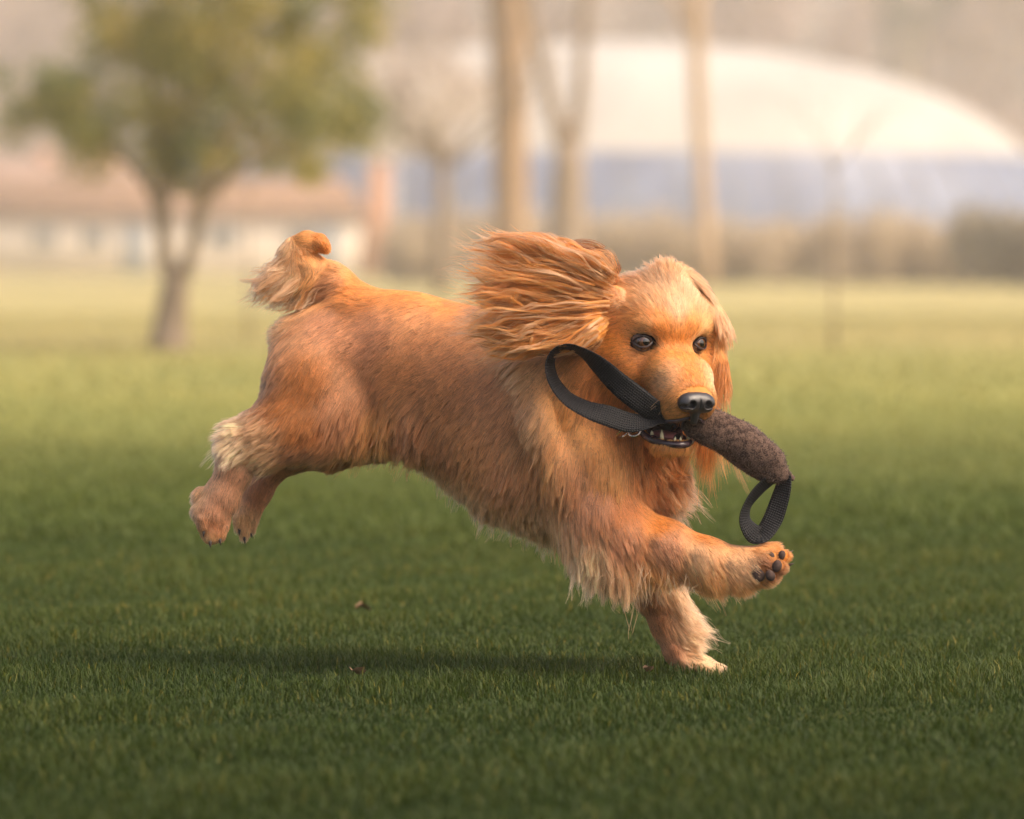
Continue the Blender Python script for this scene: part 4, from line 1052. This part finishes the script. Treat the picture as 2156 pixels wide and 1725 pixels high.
padm = plain("pad_leather", (.030, .018, .014), (.085, .052, .042), 160, .8, .4, .002)
def pad(x, y, d, rx, rz, rd=8, rot=0):
    c = V(x, y, d + 3); cr_, sr_ = math.cos(rot), math.sin(rot)
    def f(u, v):
        th = 2 * math.pi * u; ph = math.pi * v; q = np.array([rx * math.sin(ph) * math.cos(th), -rd * math.cos(ph) , rz * math.sin(ph) * math.sin(th)])
        return c + np.array([q[0] * cr_ - q[2] * sr_, q[1], q[0] * sr_ + q[2] * cr_])
    grid_mesh("paw_pad", f, 20, 10, padm, dog, True)
for (x_, y_, d_, rx_, rz_), ro_ in zip(PADS, (.35, .5, -.3, -.3, 0)): pad(x_, y_, d_, rx_, rz_, 7, ro_)


clawm = plain("claw_horn", (.03, .02, .016), (.07, .05, .04), 200, .4, .0)
for (x_, y_, d_, ex, ey, ed, r_) in [(430, 1118, -30, -2, 13, -7, 4.5), (443, 1142, -26, 0, 12, -6, 4.5), (463, 1137, -16, 2, 12, -5, 4.2), (473, 1118, 0, 4, 12, -4, 4), (504, 1118, 122, 0, 10, -5, 3.6), (515, 1136, 128, 1, 10, -5, 3.6), (529, 1124, 142, 2, 10, -4, 3.4),
        (1506, 1409, 36, 11, 4, 0, 3.4), (1518, 1411, 22, 11, 4, -1, 3.6), (1514, 1413, 8, 11, 4, -2, 3.6), (1660, 1166, -206, 10, -7, 0, 3.6), (1662, 1190, -222, 10, -4, -2, 3.4)]:
    a_ = V(x_ - ex * .6, y_ - ey * .6, d_ - ed * .6); c_ = V(x_ + ex, y_ + ey, d_ + ed)
    tubes("claw", [(np.array([a_, (a_ + c_) / 2, c_]) / PXM, np.array([r_, r_ * .8, r_ * .15]) / PXM)], clawm, dog, 8)

metal = NT("steel"); metal.p.inputs['Metallic'].default_value = 1; metal.p.inputs['Base Color'].default_value = (.62, .58, .52, 1); metal.p.inputs['Roughness'].default_value = .25
web = NT("black_webbing"); uvn = web.n("ShaderNodeUVMap"); w1 = web.n("ShaderNodeTexWave", wave_type='BANDS', bands_direction='X'); w1.inputs['Scale'].default_value = 1.0
w2 = web.n("ShaderNodeTexWave", wave_type='BANDS', bands_direction='Y'); w2.inputs['Scale'].default_value = 1.0
web.l(uvn.outputs[0], w1.inputs['Vector']); web.l(uvn.outputs[0], w2.inputs['Vector'])
mm = web.n("ShaderNodeMath", operation='MULTIPLY'); web.l(w1.outputs['Fac'], mm.inputs[0]); web.l(w2.outputs['Fac'], mm.inputs[1])
web.l(web.ramp(mm.outputs[0], [(0, (.006, .006, .007)), (1, (.020, .021, .025))]), web.p.inputs['Base Color'])
web.p.inputs['Roughness'].default_value = .6; web.p.inputs['Specular IOR Level'].default_value = .25; web.bump(mm.outputs[0], .8, .0015)

def ribbon(name, ctr, wvec, n, mat, parent, th=3.6, K=7):
    """a strap: centre points, half width vectors, thickness"""
    C_ = catmull(ctr, n); Wv = catmull(wvec, n); T = np.gradient(C_, axis=0); T /= np.linalg.norm(T, axis=1)[:, None]
    Nn = np.cross(T, Wv); Nn /= np.linalg.norm(Nn, axis=1)[:, None] + 1e-9
    ln = np.concatenate([[0], np.cumsum(np.linalg.norm(np.diff(C_, axis=0), axis=1))])
    vs = []; uv = []
    wl = np.linalg.norm(Wv, axis=1)
    for i in range(n):
        for side in (1, -1):
            for j in range(K):
                s = (j / (K - 1) * 2 - 1) * side; e = 1 - .6 * abs(s) ** 6
                sc2 = s * (1 + .015 * math.sin(ln[i] * .9 + 3 * s)); vs.append(C_[i] + Wv[i] * sc2 + Nn[i] * th * .5 * side * e); uv.append((ln[i] / 12.6 , s * wl[i] / 12.6))
    M = 2 * K; q = []
    for i in range(n - 1):
        for j in range(M):
            k = (j + 1) % M; q.append((i*M+j, i*M+k, (i+1)*M+k, (i+1)*M+j))
    q += [(0, j, j + 1, 0) for j in []]
    me = mesh_np(name, np.array(vs) / PXM, q)
    ul = me.uv_layers.new(name="UVMap"); li = np.zeros(len(me.loops), np.int32); me.loops.foreach_get("vertex_index", li)
    ul.data.foreach_set("uv", (np.array(uv)[li] * .8).astype(np.float32).ravel())
    return link(name, me, mat, parent)

# collar hidden in the neck fur, with its ring
colm = plain("collar_leather", (.03, .022, .018), (.05, .035, .028), 100, .5, .2, .002)
cc = V(1226, 826, -90); ca = V(1300, 918, -190) - V(1156, 742, -190); ca /= np.linalg.norm(ca); cb = np.array([0, -1.0, 0.0]); 
cpts = [cc + ca * 116 * math.cos(a) + (cb * 112) * math.sin(a) for a in np.linspace(0, 2 * math.pi, 24)]
cn = np.cross(ca, cb)
collar = ribbon("collar", cpts, [cn * 14] * 24, 60, colm, dog, 5)
def torus(name, c, n1, n2, R_, r_, mat, parent):
    def f(u, v):
        a = 2 * math.pi * u; b_ = 2 * math.pi * v; rad = np.array(n1) * math.cos(a) + np.array(n2) * math.sin(a)
        return c + rad * (R_ + r_ * math.cos(b_)) + np.cross(n1, n2) * r_ * math.sin(b_)
    return grid_mesh(name, f, 28, 9, mat, parent, True)
rg_ = torus("ring", V(1312, 912, -212), (.86, .1, .5), (-.2, -.9, .4), 15, 2.6, metal.m, collar)
torus("ring", V(1336, 908, -222), (.95, 0, .3), (.15, -.6, -.75), 13, 2.4, metal.m, collar)

# ------------------------------------------------------------------ toy
toy = empty("tug_toy", tuple(V(1560, 950, -220) / PXM), "brown felt tug toy with black strap loops held in the dog's mouth", "dog toy")
felt = NT("brown_felt"); f1 = felt.noise(150, 5, .7); f2 = felt.noise(620, 3, .7)
mmx = felt.n("ShaderNodeMath", operation='ADD'); felt.l(f1, mmx.inputs[0]); felt.l(f2, mmx.inputs[1])
felt.l(felt.ramp(mmx.outputs[0], [(.72, (.022, .013, .011)), (1.0, (.050, .032, .026)), (1.22, (.13, .085, .065))]), felt.p.inputs['Base Color'])
felt.p.inputs['Roughness'].default_value = .95; felt.p.inputs['Sheen Weight'].default_value = .08; felt.p.inputs['Specular IOR Level'].default_value = .1
felt.bump(mmx.outputs[0], .5, .0016)
ax = catmull([V(1440, 884, -246), V(1464, 890, -242), V(1500, 903, -236), V(1555, 931, -222), V(1605, 967, -210), V(1640, 995, -203), V(1672, 1009, -198)], 60)
s_ = np.linspace(0, 1, 60)
rp = np.interp(s_, [0, .12, .25, .4, .55, .66, .76, .84, .90, .95, 1], [20, 31, 37, 41, 44, 43, 37, 26, 16, 8, 4])
rp = np.convolve(np.pad(rp, 2, mode='edge'), np.ones(5) / 5, 'valid')
T = np.gradient(ax, axis=0); T /= np.linalg.norm(T, axis=1)[:, None]
vs = []
for i in range(60):
    u = np.cross(T[i], [0, -1, 0]); u /= np.linalg.norm(u); w = np.cross(T[i], u)
    for j in range(36):
        a = 2 * math.pi * j / 36; dent = 1 + .03 * math.sin(3 * a + i * .2) + .02 * math.sin(i * .45 + 2 * a)
        vs.append(ax[i] + rp[i] * dent * (u * math.cos(a) + w * math.sin(a) * .72))
qs = [(i*36+j, i*36+(j+1) % 36, (i+1)*36+(j+1) % 36, (i+1)*36+j) for i in range(59) for j in range(36)]
vs = np.array(vs); vs = np.vstack([vs, ax[0], ax[-1]]); ts = [(2160, (j+1) % 36, j) for j in range(36)] + [(2161, 59*36+j, 59*36+(j+1) % 36) for j in range(36)]
tbody = link("felt_body", mesh_np("felt_body", vs / PXM, qs, ts), felt.m, toy)
# short felt fuzz
r = np.random.default_rng(55); fp = roots(vs[:2160], np.array(qs), lambda c: .07, 56); fc = ax[np.argmin(np.linalg.norm(fp[:, None, :] - ax[None, ::4], axis=2), axis=1) * 4]
fn = fp - fc; fn /= np.linalg.norm(fn, axis=1)[:, None]; d0 = fn * .7 + r.normal(0, .7, fn.shape)
FP = fp[:, None] + d0[:, None] * np.linspace(0, 1, 4)[None, :, None] * r.uniform(1, 3.5, len(fp))[:, None, None] + r.normal(0, .5, (len(fp), 4, 3)) * np.linspace(0, 1, 4)[None, :, None]
fz = curves("fuzz", FP, np.full(FP.shape[:2], .35), np.array([(.085, .052, .04)]) * r.uniform(.5, 1.7, (len(fp), 1)), fur_m, toy)

def hw(a, bdep, tang):
    """half width vector: a across in the picture plane, bdep along depth"""
    n_ = np.array([-tang[1], tang[0]], float); n_ /= np.linalg.norm(n_); v = RC @ np.array([n_[0] * a, n_[1] * a, -bdep]); return v
def strap(name, pts, parent, n=120):
    P2d = np.array([(p[0], -p[1]) for p in pts], float); tg = np.gradient(P2d, axis=0)
    return ribbon(name, [V(*p[:3]) for p in pts], [hw(p[3], p[4], t) for p, t in zip(pts, tg)], n, web.m, parent)
strap("handle_loop", [(1418, 893, -276, 15, 14), (1390, 874, -296, 21, 10), (1340, 838, -318, 24, 4), (1300, 806, -326, 22, 9), (1262, 770, -330, 17, 16), (1228, 743, -330, 9, 21), (1195, 731, -322, 6, 22), (1168, 742, -310, 7, 22),
                      (1158, 770, -304, 10, 20), (1168, 806, -306, 12, 19), (1196, 840, -312, 14, 18), (1236, 862, -320, 17, 16), (1280, 876, -322, 21, 10), (1326, 890, -312, 20, 8), (1362, 888, -300, 15, 14), (1392, 882, -284, 10, 18), (1420, 888, -268, 8, 18)], toy, 170)
strap("end_loop", [(1640, 1001, -204, 10, 15), (1618, 1014, -208, 11, 16), (1594, 1036, -212, 11, 16), (1574, 1064, -214, 9, 18), (1568, 1092, -216, 12, 16), (1578, 1114, -216, 17, 12), (1592, 1127, -214, 20, 6), (1600, 1130, -212, 14, 14), (1610, 1122, -208, 17, 10), (1628, 1092, -202, 20, 3), (1642, 1052, -200, 18, 8), (1650, 1022, -200, 15, 11), (1653, 1000, -200, 12, 10)], toy, 140)


# ------------------------------------------------------------------ haze
hv, hq = box_arr(-140, 140, -20, 330, -1.0, 34)
hz = link("haze", mesh_np("haze", hv, hq), None, None, False)
hm = bpy.data.materials.new("haze"); hm.use_nodes = True
hn = hm.node_tree; hn.nodes.remove(hn.nodes["Principled BSDF"])
pv = hn.nodes.new("ShaderNodeVolumePrincipled"); pv.inputs['Color'].default_value = (1, .95, .9, 1)
pv.inputs['Density'].default_value = .0020; pv.inputs['Anisotropy'].default_value = .2
hn.links.new(pv.outputs[0], hn.nodes["Material Output"].inputs['Volume'])
hz.data.materials.append(hm)
tag(hz, kind='stuff')
hz["label"] = "thin warm haze over the field"; hz["category"] = "haze"
